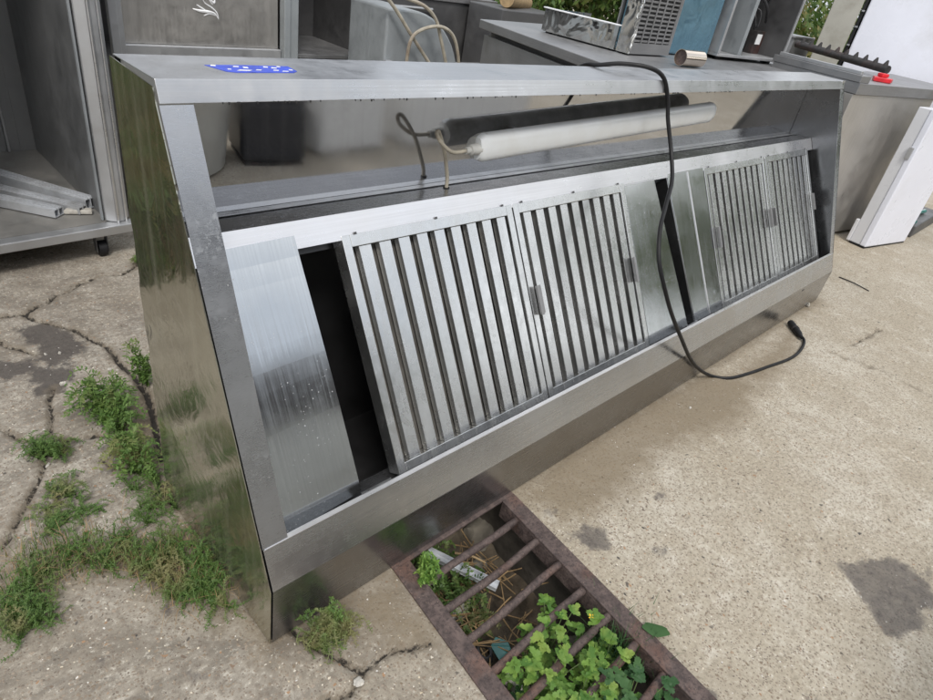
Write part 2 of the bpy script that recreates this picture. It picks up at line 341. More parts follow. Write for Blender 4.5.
ST = [[(577, 524), (588, 524), (600, 535), (611, 546), (608, 550), (590, 550), (580, 541)],
      [(835, 560), (850, 564), (868, 560), (890, 558), (910, 566), (925, 582), (937, 600), (937, 607), (922, 608), (918, 618), (926, 625), (915, 634), (890, 635), (876, 627), (873, 610), (862, 598), (850, 580)],
      [(862, 668), (872, 672), (874, 677), (866, 677)], [(806, 695), (822, 695), (820, 704), (806, 704)], [(566, 535), (573, 537), (571, 545), (565, 541)],
      [(544, 508), (556, 510), (554, 516), (546, 515)], [(655, 492), (664, 495), (662, 501), (655, 498)], [(656, 545), (666, 548), (664, 556), (655, 552)], [(603, 529), (610, 530), (610, 534), (604, 533)],
      [(923, 568), (931, 568), (932, 574), (925, 574)], [(712, 690), (719, 690), (718, 695), (711, 694)],
      [(164, 605), (172, 604), (173, 612), (166, 613)], [(190, 674), (202, 671), (204, 678), (194, 682)], [(98, 660), (104, 658), (103, 665), (98, 665)], [(85, 495), (92, 493), (92, 499), (86, 500)]]
Ds = np.full(X.shape, 9.)
for s_ in ST: Ds = np.minimum(Ds, blob(0, 0, s_))
OIL = [[(22, 325), (50, 322), (72, 332), (86, 342), (82, 352), (70, 360), (60, 368), (72, 374), (62, 392), (42, 396), (28, 382), (40, 364), (36, 348), (20, 335)], [(-10, 365), (30, 358), (45, 366), (10, 378), (-20, 376)]]
Do = np.full(X.shape, 9.)
for s_ in OIL: Do = np.minimum(Do, blob(0, 0, s_))
DAMP = [[(520, 500), (560, 440), (640, 400), (700, 372), (760, 380), (740, 420), (690, 440), (660, 450), (620, 500), (570, 520)], [(740, 370), (790, 330), (800, 350), (760, 390)],
        [(300, 600), (395, 575), (440, 650), (380, 640)]]
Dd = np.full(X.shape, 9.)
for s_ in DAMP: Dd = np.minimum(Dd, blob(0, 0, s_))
def seg1(x0, y0, x1, y1):
    dx, dy = x1-x0, y1-y0; tt = np.clip(((X-x0)*dx+(Y-y0)*dy)/(dx*dx+dy*dy), 0, 1); return np.hypot(X-x0-tt*dx, Y-y0-tt*dy)
Dd = np.minimum(Dd, np.minimum(seg1(0, 0, 3.5, 0), seg1(0, 0, 0, .55))-.022)  # contact grime and contact shadow painted together along the hood base
for q_ in ([(165, 540), (195, 528), (240, 602), (222, 618), (180, 606), (150, 592)], [(0, 570), (60, 548), (180, 548), (175, 568), (60, 580), (10, 620)], [(125, 400), (150, 395), (168, 478), (145, 482), (125, 450)]): Dd = np.minimum(Dd, blob(0, 0, q_))
near = np.clip(1.2-np.hypot(X-1.5, Y-.3)/6, 0, 1)
Z = (fbm(X, Y, 3, 1)-.47)*.012*near+(fbm(X, Y, 22, 5)-.47)*.006*near*np.clip(1.2-X*1.5, .25, 1)
Z -= .016*np.clip(1-Dc/.006, 0, 1)*near
Z += .004*np.clip(1-np.abs(Dc-.03)/.03, 0, 1)*(vn(X, Y, 5, 9)-.4)
flat = np.clip(np.minimum(np.minimum(X+.03, 3.55-X), np.minimum(Y+.03, .6-Y))/.03, 0, 1); Z -= .006*flat
ef = np.clip(1-np.maximum(np.maximum(.30-X, X-.86), 0)/.1, 0, 1)*(Y < .3)*(Y > -1.3); Z = Z*(1-.8*ef)
nx, ny = X.shape
co = np.stack([X, Y, Z], -1).reshape(-1, 3)
idx = np.arange(nx*ny).reshape(nx, ny)
F = np.stack([idx[:-1, :-1], idx[1:, :-1], idx[1:, 1:], idx[:-1, 1:]], -1)
cxm = (xs[:-1]+xs[1:])/2; cym = (ys[:-1]+ys[1:])/2
hole = ((cxm > HX0) & (cxm < HX1))[:, None] & ((cym > HY0) & (cym < HY1))[None, :]
F = F[~hole].reshape(-1, 4)
me = bpy.data.meshes.new('ground'); me.vertices.add(len(co)); me.vertices.foreach_set('co', co.ravel())
me.loops.add(F.size); me.loops.foreach_set('vertex_index', F.ravel()); me.polygons.add(len(F)); me.polygons.foreach_set('loop_start', np.arange(0, F.size, 4))
me.update(); me.validate(); me.polygons.foreach_set('use_smooth', [True]*len(me.polygons))
for nm, D in (('crack', Dc), ('patch', Ds), ('oil', Do), ('damp', Dd)):  # damp also carries the painted contact band beside the hood
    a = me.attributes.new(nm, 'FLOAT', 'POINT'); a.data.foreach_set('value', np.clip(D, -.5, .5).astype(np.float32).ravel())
t = NT('old_concrete')
sx = t.n('ShaderNodeSeparateXYZ'); t.l(t.tc.outputs['Object'], sx.inputs[0])
side = t.ramp(t.math('ADD', sx.outputs[0], t.ramp(t.noise(1.3, 3), .3, .7, -.4, .4)), .1, .9)    # older grey slab on the left, sandier slab on the right
n_big = t.noise(1.7, 6, .6); n_mid = t.noise(9, 7, .65); n_fine = t.noise(70, 6, .7); n_str = t.noise(1, 6, .62, vec=t.coord((8, 19, 7), (0, 0, .35)))
c = t.mix(side, (.29, .265, .225), (.42, .385, .32))
c = t.mix(t.ramp(n_big, .38, .60, 0, .8), c, t.mix(side, (.225, .195, .155), (.31, .268, .20)))
c = t.mix(t.ramp(n_mid, .48, .62, 0, .75), c, t.mix(side, (.155, .135, .11), (.33, .29, .225)))
c = t.mix(t.math('MULTIPLY', t.ramp(n_str, .52, .62, 0, .6), t.ramp(side, 0, 1, 1, .10)), c, (.135, .12, .10))
c = t.mix(t.ramp(n_mid, .34, .44, .6, 0), c, t.mix(side, (.42, .39, .335), (.50, .465, .40)))
c = t.mix(t.ramp(n_fine, .50, .66, 0, .85), c, t.mix(side, (.15, .125, .10), (.22, .19, .145)))
c = t.mix(t.ramp(n_fine, .30, .44, .7, 0), c, (.52, .485, .42))
def agg(c, sc, th, sel_lo, colr, seed):
    v = t.n('ShaderNodeTexVoronoi'); v.inputs['Scale'].default_value = sc
    mp_ = t.n('ShaderNodeMapping'); mp_.inputs['Location'].default_value = (seed, seed*.7, 0); t.l(t.tc.outputs['Object'], mp_.inputs[0])
    nn = t.n('ShaderNodeTexNoise'); nn.inputs['Scale'].default_value = sc*.8; nn.inputs['Detail'].default_value = 2; t.l(mp_.outputs[0], nn.inputs['Vector'])
    va = t.n('ShaderNodeVectorMath', operation='MULTIPLY_ADD'); va.inputs[1].default_value = (.35/sc*4,)*3; t.l(nn.outputs['Color'], va.inputs[0]); t.l(mp_.outputs[0], va.inputs[2])
    t.l(va.outputs[0], v.inputs['Vector']); s3 = t.n('ShaderNodeSeparateColor'); t.l(v.outputs['Color'], s3.inputs[0])
    k = t.math('MULTIPLY', t.ramp(v.outputs['Distance'], th, th*.7), t.ramp(s3.outputs[0], sel_lo, sel_lo+.02))
    cc = t.mix(s3.outputs[1], colr[0], colr[1])
    return t.mix(t.math('MULTIPLY', k, .95), c, cc), k
c, k1 = agg(c, 150, .42, .50, ((.13, .105, .085), (.25, .20, .15)), 3.1)
c, k2 = agg(c, 85, .36, .66, ((.17, .13, .09), (.29, .24, .19)), 7.7)
c, k3 = agg(c, 60, .26, .82, ((.10, .09, .08), (.30, .18, .10)), 1.7)
c, k4 = agg(c, 95, .24, .86, ((.62, .58, .50), (.50, .42, .30)), 5.2)
c, k5 = agg(c, 36, .20, .86, ((.045, .042, .04), (.12, .10, .08)), 9.9)
nz = t.ramp(t.noise(45, 5, .7), .25, .75, -.012, .012); nzb = t.ramp(t.noise(14, 6, .7), .25, .75, -.05, .05)
damp_contact = t.ramp(t.math('ADD', t.attr('damp'), nzb), .06, -.05, 0, .75); c = t.mix(damp_contact, c, t.mix(n_fine, (.11, .085, .055), (.22, .172, .11)))
oil = t.ramp(t.math('ADD', t.attr('oil'), nzb), .014, -.012, 0, .88); c = t.mix(oil, c, t.mix(t.ramp(n_fine, .3, .7), (.03, .025, .023), (.09, .078, .07)))
pat = t.ramp(t.math('ADD', t.attr('patch'), t.math('ADD', nz, t.math('MULTIPLY', nzb, .25))), .010, -.007, 0, .90); c = t.mix(t.math('MULTIPLY', pat, t.ramp(t.noise(26, 6, .7), .34, .60, 1, .78)), c, t.mix(t.ramp(n_fine, .35, .65), (.035, .029, .028), (.115, .10, .092)))
c, k6 = agg(c, 75, .16, .90, ((.62, .60, .57), (.52, .50, .47)), 12.3)
crk = t.ramp(t.math('ADD', t.attr('crack'), t.math('MULTIPLY', nz, .75)), .0030, -.0015, 0, 1)
soil = t.ramp(t.math('ADD', t.attr('crack'), t.math('MULTIPLY', nzb, .6)), .022, 0, 0, .6); c = t.mix(soil, c, (.13, .105, .075))
c = t.mix(crk, c, (.022, .018, .014))
t.setv('Base Color', c); t.setv('Roughness', t.math('SUBTRACT', .92, t.math('MULTIPLY', pat, .15)))
h = t.math('ADD', t.math('MULTIPLY', n_fine, .6), t.math('MULTIPLY', t.math('ADD', k1, k2), .25))
h = t.math('SUBTRACT', h, t.math('MULTIPLY', crk, 2.2)); pb = t.bump(h, .55, .004); t.bump(n_mid, .6, .012, pb)
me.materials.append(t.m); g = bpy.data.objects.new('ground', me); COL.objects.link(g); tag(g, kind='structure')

# ------------------------------------------------------------------ drain pit and grate
def sh(x, y): return x+.11*y
pit = MB(); z1 = -.004; z0 = -.27
A = [(HX0+.006, HY0), (HX1-.006, HY0), (HX1-.006, HY1), (HX0+.006, HY1)]; A = [(sh(a, b), b) for a, b in A]
pv = []; NS = 26
def wall(p, q):
    vs = []; fs = []
    for i in range(NS+1):
        for j in range(7):
            u = i/NS; v = j/6; n_ = mnoise.noise(Vector((p[0]*7+u*9+q[1]*3, v*3, p[1]*5)))*.014*(1-v if j == 6 else 1)
            nn = Vector((q[1]-p[1], p[0]-q[0])).normalized()
            vs.append((p[0]+(q[0]-p[0])*u+nn.x*(n_ if j < 6 else 0)*-1, p[1]+(q[1]-p[1])*u+nn.y*(n_ if j < 6 else 0)*-1, z0+(z1-z0)*v))
    for i in range(NS):
        for j in range(6): fs.append((i*7+j, (i+1)*7+j, (i+1)*7+j+1, i*7+j+1))
    pit.add(vs, fs)
for i in range(4): wall(A[i], A[(i+1) % 4])
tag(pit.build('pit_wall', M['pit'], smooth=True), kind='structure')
fl = MB(); NX, NY = 30, 70; vs = []
for i in range(NX+1):
    for j in range(NY+1):
        y = HY0-.02+(HY1-HY0+.04)*j/NY; x = sh(HX0-.02+(HX1-HX0+.04)*i/NX, y)
        vs.append((x, y, -.245+.05*mnoise.noise(Vector((x*6, y*6, 3)))+.02*mnoise.noise(Vector((x*25, y*25, 1)))+.05*max(0, y+.05)))
fl.add(vs, [(i*(NY+1)+j, (i+1)*(NY+1)+j, (i+1)*(NY+1)+j+1, i*(NY+1)+j+1) for i in range(NX) for j in range(NY)])
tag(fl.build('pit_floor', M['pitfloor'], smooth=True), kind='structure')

grate = empty('drain_grate', (.58, -.5, 0)); tag(grate, 'rusty iron drain grate with round bars half under the steel hood', 'drain grate')
gl = Vector((.58, -.5, 0))
def gbuild(mb, name, **k):
    mb.v = [tuple(Vector(p)-gl) for p in mb.v]; return mb.build(name, M['rust'], grate, **k)
def rail(x0, x1, ya, yb, zt, drop=.05):   # L-section rail
    b = MB()
    for (c0, c1, d0, d1) in ((x0, x1, zt-.006, zt), ):
        n = 24
        for i in range(n):
            y_0 = ya+(yb-ya)*i/n; y_1 = ya+(yb-ya)*(i+1)/n
            b.hexa([(sh(c0, y_0), y_0, d0), (sh(c1, y_0), y_0, d0), (sh(c1, y_1), y_1, d0), (sh(c0, y_1), y_1, d0), (sh(c0, y_0), y_0, d1), (sh(c1, y_0), y_0, d1), (sh(c1, y_1), y_1, d1), (sh(c0, y_1), y_1, d1)])
    return b
def lrail(x0, x1, xi):
    b = MB()
    for (a0, a1, d0, d1) in ((x0, x1, -.002, .006), (xi, xi+.006, -.06, -.0025)):
        ya, yb = -1.13, -.012
        b.hexa([(sh(a0, ya), ya, d0), (sh(a1, ya), ya, d0), (sh(a1, yb), yb, d0), (sh(a0, yb), yb, d0), (sh(a0, ya), ya, d1), (sh(a1, ya), ya, d1), (sh(a1, yb), yb, d1), (sh(a0, yb), yb, d1)])
    return b
gbuild(lrail(.342, .396, .389), 'rail', bevel=.0025)
gbuild(lrail(.762, .816, .763), 'rail', bevel=.0025)
b = MB(); b.box(.342, .816, -.012, .03, -.004, .004); gbuild(b, 'end_rail', bevel=.002)
b = MB(); b.box(sh(.34, -1.15), sh(.818, -1.15), -1.18, -1.13, -.002, .007); gbuild(b, 'end_rail', bevel=.002)
for k in range(11):
    y = -.0885-.0925*k; b = MB(); pts = []
    for i in range(9):
        u = i/8; x = sh(.392, y)+(.382)*u
        pts.append((x, y+.006*u+.0015*math.sin(u*7+k), -.010+.003*math.sin(u*5+k*2)))
    b.tube(pts, [.0108*(1+.06*math.sin(i*2.1+k)) for i in range(9)], n=14, sub=4); gbuild(b, 'bar', smooth=True)

def chunk(name, loc, s, mat, label, cat, seed, group=None, rz=0):
    bm = bmesh.new(); bmesh.ops.create_icosphere(bm, subdivisions=3, radius=1)
    for v in bm.verts:
        n_ = mnoise.noise(v.co*1.3+Vector((seed, 0, 0)))*.45+mnoise.noise(v.co*3.5+Vector((0, seed, 0)))*.18
        n_ += mnoise.noise(v.co*8+Vector((seed, 3, 0)))*.10; v.co *= 1+n_; v.co.x *= s[0]; v.co.y *= s[1]; v.co.z *= s[2]
    me = bpy.data.meshes.new(name); bm.to_mesh(me); bm.free(); me.polygons.foreach_set('use_smooth', [True]*len(me.polygons))
    try: me.set_sharp_from_angle(angle=math.radians(28))
    except Exception: pass
    o = link(name, me, mat); o.location = loc; o.rotation_euler = (seed, seed*2, rz); tag(o, label, cat, group); return o
chunk('concrete_chunk', (.66, -.05, -.215), (.05, .035, .03), M['chunk'], 'grey broken concrete lump in the pit under the second and third grate bars', 'rubble', 1.3)
chunk('concrete_chunk', (.80, .06, -.225), (.07, .05, .04), M['chunk'], 'brown rubble lump at the far end of the pit beside the hood', 'rubble', 2.9)
chunk('concrete_chunk', (.52, -.12, -.22), (.045, .03, .02), M['pebble'], 'small pale stone lying among dry straw in the pit', 'stone', 4.4)
chunk('concrete_chunk', (.66, -.44, -.18), (.07, .06, .06), M['chunk'], 'dark rubble lump partly hidden under the lobed leaves in the pit', 'rubble', 6.1)
pr = MB()
pa, pb_ = Vector(at(425, 552, 2, -.13)), Vector(at(497, 588, 2, -.145)); dr = (pb_-pa).normalized(); sd_ = dr.cross(Vector((0, 0, 1))).normalized(); up_ = sd_.cross(dr)
for (o0, o1, h0, h1) in ((-.015, .015, 0, .003), (-.015, -.012, .0035, .016), (.012, .015, .0035, .016)):
    pr.hexa([pa+sd_*o0+up_*h0, pa+sd_*o1+up_*h0, pb_+sd_*o1+up_*h0, pb_+sd_*o0+up_*h0, pa+sd_*o0+up_*h1, pa+sd_*o1+up_*h1, pb_+sd_*o1+up_*h1, pb_+sd_*o0+up_*h1])
tag(pr.build('metal_channel', M['alu'], bevel=.001), 'short grey aluminium channel lying in the drain pit', 'metal channel')
def stick(name, a, c, r, mat, label, cat, group=None):
    b = MB(); mid = (Vector(a)+Vector(c))/2+Vector((.004, .004, .004)); b.tube([a, mid, c], [r, r, r*.7], n=6, sub=3); return tag(b.build(name, mat, smooth=True), label, cat, group)
stick('wooden_stick', (.60, .0, -.13), (.655, -.08, -.135), .004, M['wood'], 'thin pale wooden sliver lying on the concrete lump in the pit', 'stick')
cz = G(483, 655, -.19)
b = MB()
for k in range(4):
    b.tube([(cz.x+math.cos(a)*(.022-.002*k), cz.y+math.sin(a)*(.026-.002*k), -.19+.006*k+.003*math.sin(a*2+k)) for a in [i*math.pi/6 for i in range(13)]], .0045, n=8, sub=2)
tag(b.build('cable_coil', M['rope'], smooth=True), 'small black coil of wire in the pit by the left grate rail', 'wire coil')
gz = G(503, 650, -.17)
b = MB(); b.prism([(gz.x-.03, gz.y-.02), (gz.x+.01, gz.y-.035), (gz.x+.03, gz.y+.01), (gz.x+.012, gz.y+.04), (gz.x-.018, gz.y+.03)], 2, -.175, -.170)
tag(b.build('glass_shard', M['teal'], bevel=.001), 'teal glass shard lying among straw in the pit', 'glass shard')
bz = G(516, 684, -.12)
b = MB(); b.box(-.018, .018, -.032, .032, -.012, .012); o = b.build('broken_tile', M['pebble'], bevel=.004); o.location = bz; o.rotation_euler = (.3, .25, .3)
tag(o, 'pale broken tile piece stuck in the pit below the left rail', 'rubble')
b = MB()
for k in range(120):
    x = .45+random.random()*.28; y = -.36+random.random()*.36; a = random.random()*6.28; L = .04+random.random()*.12; z = -.205+random.random()*.04
    b.tube([(sh(x, y), y, z), (sh(x, y)+math.cos(a)*L*.5, y+math.sin(a)*L*.5, z+.012*random.random()), (sh(x, y)+math.cos(a)*L, y+math.sin(a)*L, z+random.random()*.02)], .0012+.001*random.random(), n=4, sub=2)
tag(b.build('dry_straw', M['straw'], smooth=True), 'dry straw and twigs scattered on the floor of the drain pit', 'straw', kind='stuff')

# ------------------------------------------------------------------ range hood
H = empty('range_hood', (1.75, 0, 0)); tag(H, 'long stainless steel kitchen range hood resting on the concrete yard', 'range hood')
HO = Vector((1.75, 0, 0)); L = 3.5
def hb(mb, name, mat, parent=None, **k):
    mb.v = [tuple(Vector(p)-HO) for p in mb.v]; return mb.build(name, mat, parent or H, **k)
pF, pE, pD, pC, pB, pA, pG = (0, .002), (-.005, .189), (.032, .286), (.357, 1.093), (.369, 1.130), (.555, 1.130), (.555, .002)
sl_ = Vector((pC[0]-pE[0], pC[1]-pE[1])).normalized(); sn = Vector((sl_.y, -sl_.x))    # sn points forwards-down? inward is -sn rotated
inn = Vector((sl_.y, -sl_.x))                                                       # (+y, -z): into the hood
def poly_side(x0, x1):
    # back edge made slightly wavy, as on the dented sheet
    pts = [pF, pE, pC, (pB[0]-.004, pB[1]-.011), (pA[0], pA[1]-.003)]
    for i in range(1, 40):
        z = 1.127-i*1.125/40; wv = .003*math.sin(i*1.9)+.003*math.sin(i*.7+1) if z < .85 else 0
        pts.append((.555+wv, z))
    pts.append(pG); b = MB(); return b.prism(pts, 0, x0, x1)
hb(poly_side(-.0075, -.0055), 'side_panel', M['hood_side'])
hb(poly_side(L+.001, L+.003), 'side_panel', M['side_dark'])
b = MB(); b.box(-.001, L, pB[0]+.001, pA[0], 1.1285, 1.1300); hb(b, 'top_panel', M['hood_top'])
b = MB(); b.strip((pB[0]-.0003, pB[1]), (pC[0], pC[1]), -.0015, -.001, L); 
hb(b, 'front_lip', M['hood_lip'], bevel=.0012)
b = MB(); b.box(.004, L-.004, pC[0]+.003, pC[0]+.018, pC[1]-.0005, pC[1]+.001); hb(b, 'lip_return', M['hood_top'])
def sp(s, off=0): return (pE[0]+sl_.x*s+inn.x*off, pE[1]+sl_.y*s+inn.y*off)
S_D = (Vector(pD)-Vector(pE)).length; S_C = (Vector(pC)-Vector(pE)).length
for a, c in ((-.002, .056), (L-.050, L)):
    b = MB(); b.strip(sp(S_D+.001, .0012), sp(S_C-.002, .0012), .0015, a, c); hb(b, 'side_trim', M['hood_rim'])
b = MB(); b.strip(sp(0), sp(S_D), .0015, -.001, L); hb(b, 'front_trim', M['hood_front'], bevel=.0008)
b = MB(); b.strip(pF, (pE[0], pE[1]-.0005), .0015, -.001, L); hb(b, 'apron', M['hood_apron'])
b = MB(); b.box(.002, L-.002, pD[0]+.0005, pD[0]+.0135, pD[1]-.0015, pD[1]); hb(b, 'ledge', M['strip'])
b = MB(); b.strip((pD[0]+.0010, pD[1]+.0005), (pD[0]+.0062, pD[1]+.0078), .0012, .056, L-.050); hb(b, 'bright_flange', M['strip'])
b = MB(); b.box(.002, L-.002, pD[0]+.012, pD[0]+.0135, .215, pD[1]-.002); b.box(.002, L-.002, pD[0]+.014, .135, .215, .2165); hb(b, 'gutter', M['shelf'])
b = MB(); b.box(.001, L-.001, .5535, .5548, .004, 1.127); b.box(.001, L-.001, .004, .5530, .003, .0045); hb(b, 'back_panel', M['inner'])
b = MB(); b.box(.003, L-.003, .530, .5315, .795, 1.1275); mir = hb(b, 'mirror_panel', M['mirror'])
P0 = Vector((.0655, .2416)); fa = math.radians(59.5); fe = Vector((math.cos(fa), math.sin(fa))); fn = Vector((-math.sin(fa), math.cos(fa)))  # fn: outwards
def fp(v, d=0): return (P0.x+fe.x*v+fn.x*d, P0.y+fe.y*v+fn.y*d)
st = fp(.674)
b = MB(); b.strip((.5295, .8065), (st[0]+.0005, st[1]-.0005), -.0015, .003, L-.003); hb(b, 'shelf', M['shelf'])
b = MB(); b.strip((.5285, .8120), (.505, .8135), -.0012, .003, L-.003); hb(b, 'shelf_seam', M['hood_lip'])
b = MB(); b.strip(fp(.612), fp(.674), .0015, .003, L-.003); hb(b, 'upper_strip', M['strip'])
# dark duct box behind the filters
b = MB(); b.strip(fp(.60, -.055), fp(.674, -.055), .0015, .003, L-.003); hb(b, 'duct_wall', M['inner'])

def fbox(b, x0, x1, v0, v1, d0, d1, sk=0):   # box in the filter plane, d = outwards
    P = []
    for d in (d0, d1):
        for (x, v) in ((x0, v0), (x1, v0), (x1, v1), (x0, v1)):
            q = fp(v, d); P.append((x+sk*v, q[0], q[1]))
    return b.hexa(P)
def make_filter(x0, x1, label, nsl=9, dz=.002):
    rw = .024; V0, V1 = .012, .622
    fr = MB()
    fbox(fr, x0, x0+rw, V0, V1, -.042, dz); fbox(fr, x1-rw, x1, V0, V1, -.042, dz)
    fbox(fr, x0+rw+.0004, x1-rw-.0004, V0, V0+rw, -.042, dz-.0006); fbox(fr, x0+rw+.0004, x1-rw-.0004, V1-.030, V1, -.042, dz-.0006)
    f = hb(fr, 'grease_filter', M['galv'], bevel=.0012); f['label'] = label
    a, c = x0+rw+.002, x1-rw-.002; pit_ = (c-a)/nsl
    for i in range(nsl):
        xa = a+pit_*(i+.34); xb = a+pit_*(i+.92); m_ = MB()
        fbox(m_, xa, xb, V0+rw+.001, V1-.031, -.006, -.0045)                      # front face of the baffle
        fbox(m_, xa, xa+.0012, V0+rw+.001, V1-.031, -.024, -.0062); fbox(m_, xb-.0012, xb, V0+rw+.001, V1-.031, -.024, -.0062)
        o = hb(m_, 'baffle', M['galv'], f, bevel=.0005)
        o.location = (0, 0, 0)
    m_ = MB()
    for i in range(nsl+1):
        xa = a+pit_*(i-.16); xb = a+pit_*(i+.44); xa = max(xa, a); xb = min(xb, c)
        if xb-xa < .004: continue
        fbox(m_, xa, xb, V0+rw+.001, V1-.031, -.036, -.0345)
    hb(m_, 'rear_baffles', M['greasy'], f)
    for k in range(3):
        u = x0+.04+(x1-x0-.08)*k/2; sc = MB()
        fbox(sc, u-.003, u+.003, V1-.002, V1+.004, dz+.0002, dz+.003); hb(sc, 'rivet', M['inner'], f)
    return f
f1 = make_filter(.393, .994, 'baffle filter nearest the open gap on the left')
f2 = make_filter(1.000, 1.601, 'second baffle filter from the left')
f3 = make_filter(2.215, 2.842, 'third baffle filter from the left')
f4 = make_filter(2.850, 3.420, 'baffle filter at the far right end', 8)
def handle(x, v, f, w=.026):
    b = MB(); fbox(b, x-w/2, x+w/2, v-.045, v+.045, .0035, .005); fbox(b, x-w/2, x-w/2+.0015, v-.045, v+.045, .0052, .022); fbox(b, x-w/2-.010, x-w/2, v-.045, v+.045, .0205, .022)
    o = hb(b, 'handle', M['bg_steel'], f, bevel=.0008)
    s_ = MB(); fbox(s_, x-.002, x+.002, v-.036, v-.031, .0052, .0075); fbox(s_, x-.002, x+.002, v+.031, v+.036, .0052, .0075); 
    return o
handle(1.040, .32, f2); handle(1.582, .31, f2); handle(2.262, .32, f3); handle(2.822, .325, f3); handle(2.872, .325, f4); handle(3.405, .335, f4)
# blank sheets between the filters
def quad(b, pts, d0, d1):
    P = []
    for d in (d0, d1):
        for (x, v) in pts: q = fp(v, d); P.append((x, q[0], q[1]))
    return b.hexa(P)
b = MB()
n = 14
for i in range(n):   # loose sheet, slightly bowed
    t0, t1 = i/n, (i+1)/n
    P = []
    for off in (0, .0012):
        for (tt, rt) in ((t0, 0), (t0, 1), (t1, 1), (t1, 0)):
            xx = (.2755-.004*tt) if rt else (.068+.010*tt); dd = .004+.006*math.sin(tt*3.1)+(.02*(tt-.9) if tt > .9 else 0)
            q = fp(.018+.620*tt+(.004 if rt else -.010*(1-tt)), dd+off); P.append((xx, q[0], q[1]))
    b.hexa(P)
o = hb(b, 'blank_panel', M['galv_panel'], smooth=True); o['label'] = 'loose blank sheet at the left end'
b = MB(); quad(b, [(1.606, .014), (1.900, .014), (1.812, .618), (1.604, .618)], -.002, 0); hb(b, 'blank_panel', M['galv_panel'], bevel=.0006)
b = MB(); quad(b, [(1.962, .014), (2.211, .014), (2.209, .625), (1.912, .625)], -.0015, .001); quad(b, [(1.958, .014), (1.9625, .014), (1.9125, .625), (1.908, .625)], -.065, -.002)
o = hb(b, 'blank_panel', M['galv_panel'], bevel=.0006); o['label'] = 'blank sheet right of the narrow open gap, with a folded edge'
b = MB(); quad(b, [(2.088, .02), (2.0925, .02), (2.073, .62), (2.0685, .62)], .0012, .004); hb(b, 'fold_line', M['strip'])
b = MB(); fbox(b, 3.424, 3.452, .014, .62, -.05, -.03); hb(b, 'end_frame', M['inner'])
for xx in (1.885, .395-.12):
    b = MB(); fbox(b, xx, xx+.09, -.004, .018, .003, .0045); hb(b, 'corner_clip', M['hood_lip'])
# drops hanging under the lip
b = MB()
for k in range(90):
    x = .1+random.random()*3.2; r = .001+random.random()*.0014
    b.tube([(x, pC[0]-.0005, pC[1]+.001), (x, pC[0]-.0005, pC[1]-r*1.6)], [r, r*.6], n=6, sub=1)
o = hb(b, 'water_drops', M['inner'], smooth=True); o['kind'] = 'stuff'
b = MB(); z = 1.1302; b.prism([(0.1310, .474), (0.1494, .425), (0.1670, .416), (0.2870, .419), (0.3014, .432), (0.3046, .474), (0.2070, .478)], 2, z, z+.0006); tp = hb(b, 'blue_tape', M['blue_tape'])
for (x, y, dx, dy) in ((.122, .468, .010, .006), (.175, .462, .012, .005), (.195, .455, .010, .008), (.178, .432, .028, .006), (.252, .462, .010, .006), (.27, .455, .012, .006), (.262, .435, .012, .005), (.29, .466, .008, .005), (.306, .44, .008, .006), (.145, .44, .007, .005), (.283, .428, .014, .004), (.217, .436, .012, .004)):
    b = MB(); x = .131+(x-.105)*.80; dx *= .6; dy *= .8
    b.prism([(x-dx, y-dy*.6), (x+dx*.5, y-dy), (x+dx, y+dy*.5), (x-dx*.4, y+dy)], 2, z+.0008, z+.0013); hb(b, 'white_flake', M['white_flake'], tp)

# lamp on the mirror panel
la, lb = Vector((.885, .452, .928)), Vector((2.27, .452, .986)); ld = (lb-la).normalized(); lu = Vector((-ld.z, 0, ld.x)); lo_ = Vector((0, -1, 0))
def lamp_section(b, prof_fn, x0, x1, n=40, ends=True):
    """stadium-shaped body: rings along the axis that shrink at the rounded ends"""
    rings = []; full = not ends
    Ltot = (lb-la).length
    for i in range(n+1):
        u = i/n; s_ = (1-math.cos(u*math.pi))/2 if ends else u; s_ = x0+(x1-x0)*s_
        e_ = min(s_-x0, x1-s_)/.016; k = math.sqrt(max(0, 1-(1-min(e_, 1))**2)) if e_ < 1 else 1
        k = 1 if full else max(k, .78)
        rings.append([la+ld*s_+lu*(a*k)+lo_*(c) for a, c in prof_fn(k)])
    m_ = len(rings[0]); vs = [p for r_ in rings for p in r_]
    fs = [(i*m_+j, i*m_+(j+1) % m_, (i+1)*m_+(j+1) % m_, (i+1)*m_+j) for i in range(n) for j in range(m_)]+[tuple(range(m_))[::-1], tuple(range(n*m_, (n+1)*m_))]
    b.add(vs, fs)
lamp = MB(); lamp_section(lamp, lambda k: [(math.cos(a)*.0385, -.012+max(0, -math.sin(a))*-.03) for a in [i*math.pi/10 for i in range(20)]], 0, (lb-la).length)
lm = hb(lamp, 'lamp', M['lamp_grey'], smooth=True); lm['label'] = 'long unlit strip lamp with frosted cover'
df = MB(); lamp_section(df, lambda k: [(math.cos(a)*.0395, -.010+.002+max(0, math.sin(a))**.55*.026*(.5+.5*k)) for a in [i*math.pi/14 for i in range(0, 15)]]+[(-.0395, -.011), (.0395, -.011)], .002, (lb-la).length-.002)
hb(df, 'diffuser', M['diffuser'], lm, smooth=True)
er = MB(); lamp_section(er, lambda k: [(math.cos(a)*.0405, -.012+max(0, math.sin(a))**.55*.028) for a in [i*math.pi/14 for i in range(0, 15)]]+[(-.0405, -.016), (.0405, -.016)], .030, .034, n=2, ends=False); hb(er, 'clip_ring', M['lamp_grey'], lm, smooth=True)
er = MB(); lamp_section(er, lambda k: [(math.cos(a)*.0405, -.012+max(0, math.sin(a))**.55*.028) for a in [i*math.pi/14 for i in range(0, 15)]]+[(-.0405, -.016), (.0405, -.016)], (lb-la).length-.034, (lb-la).length-.030, n=2, ends=False); hb(er, 'clip_ring', M['lamp_grey'], lm, smooth=True)
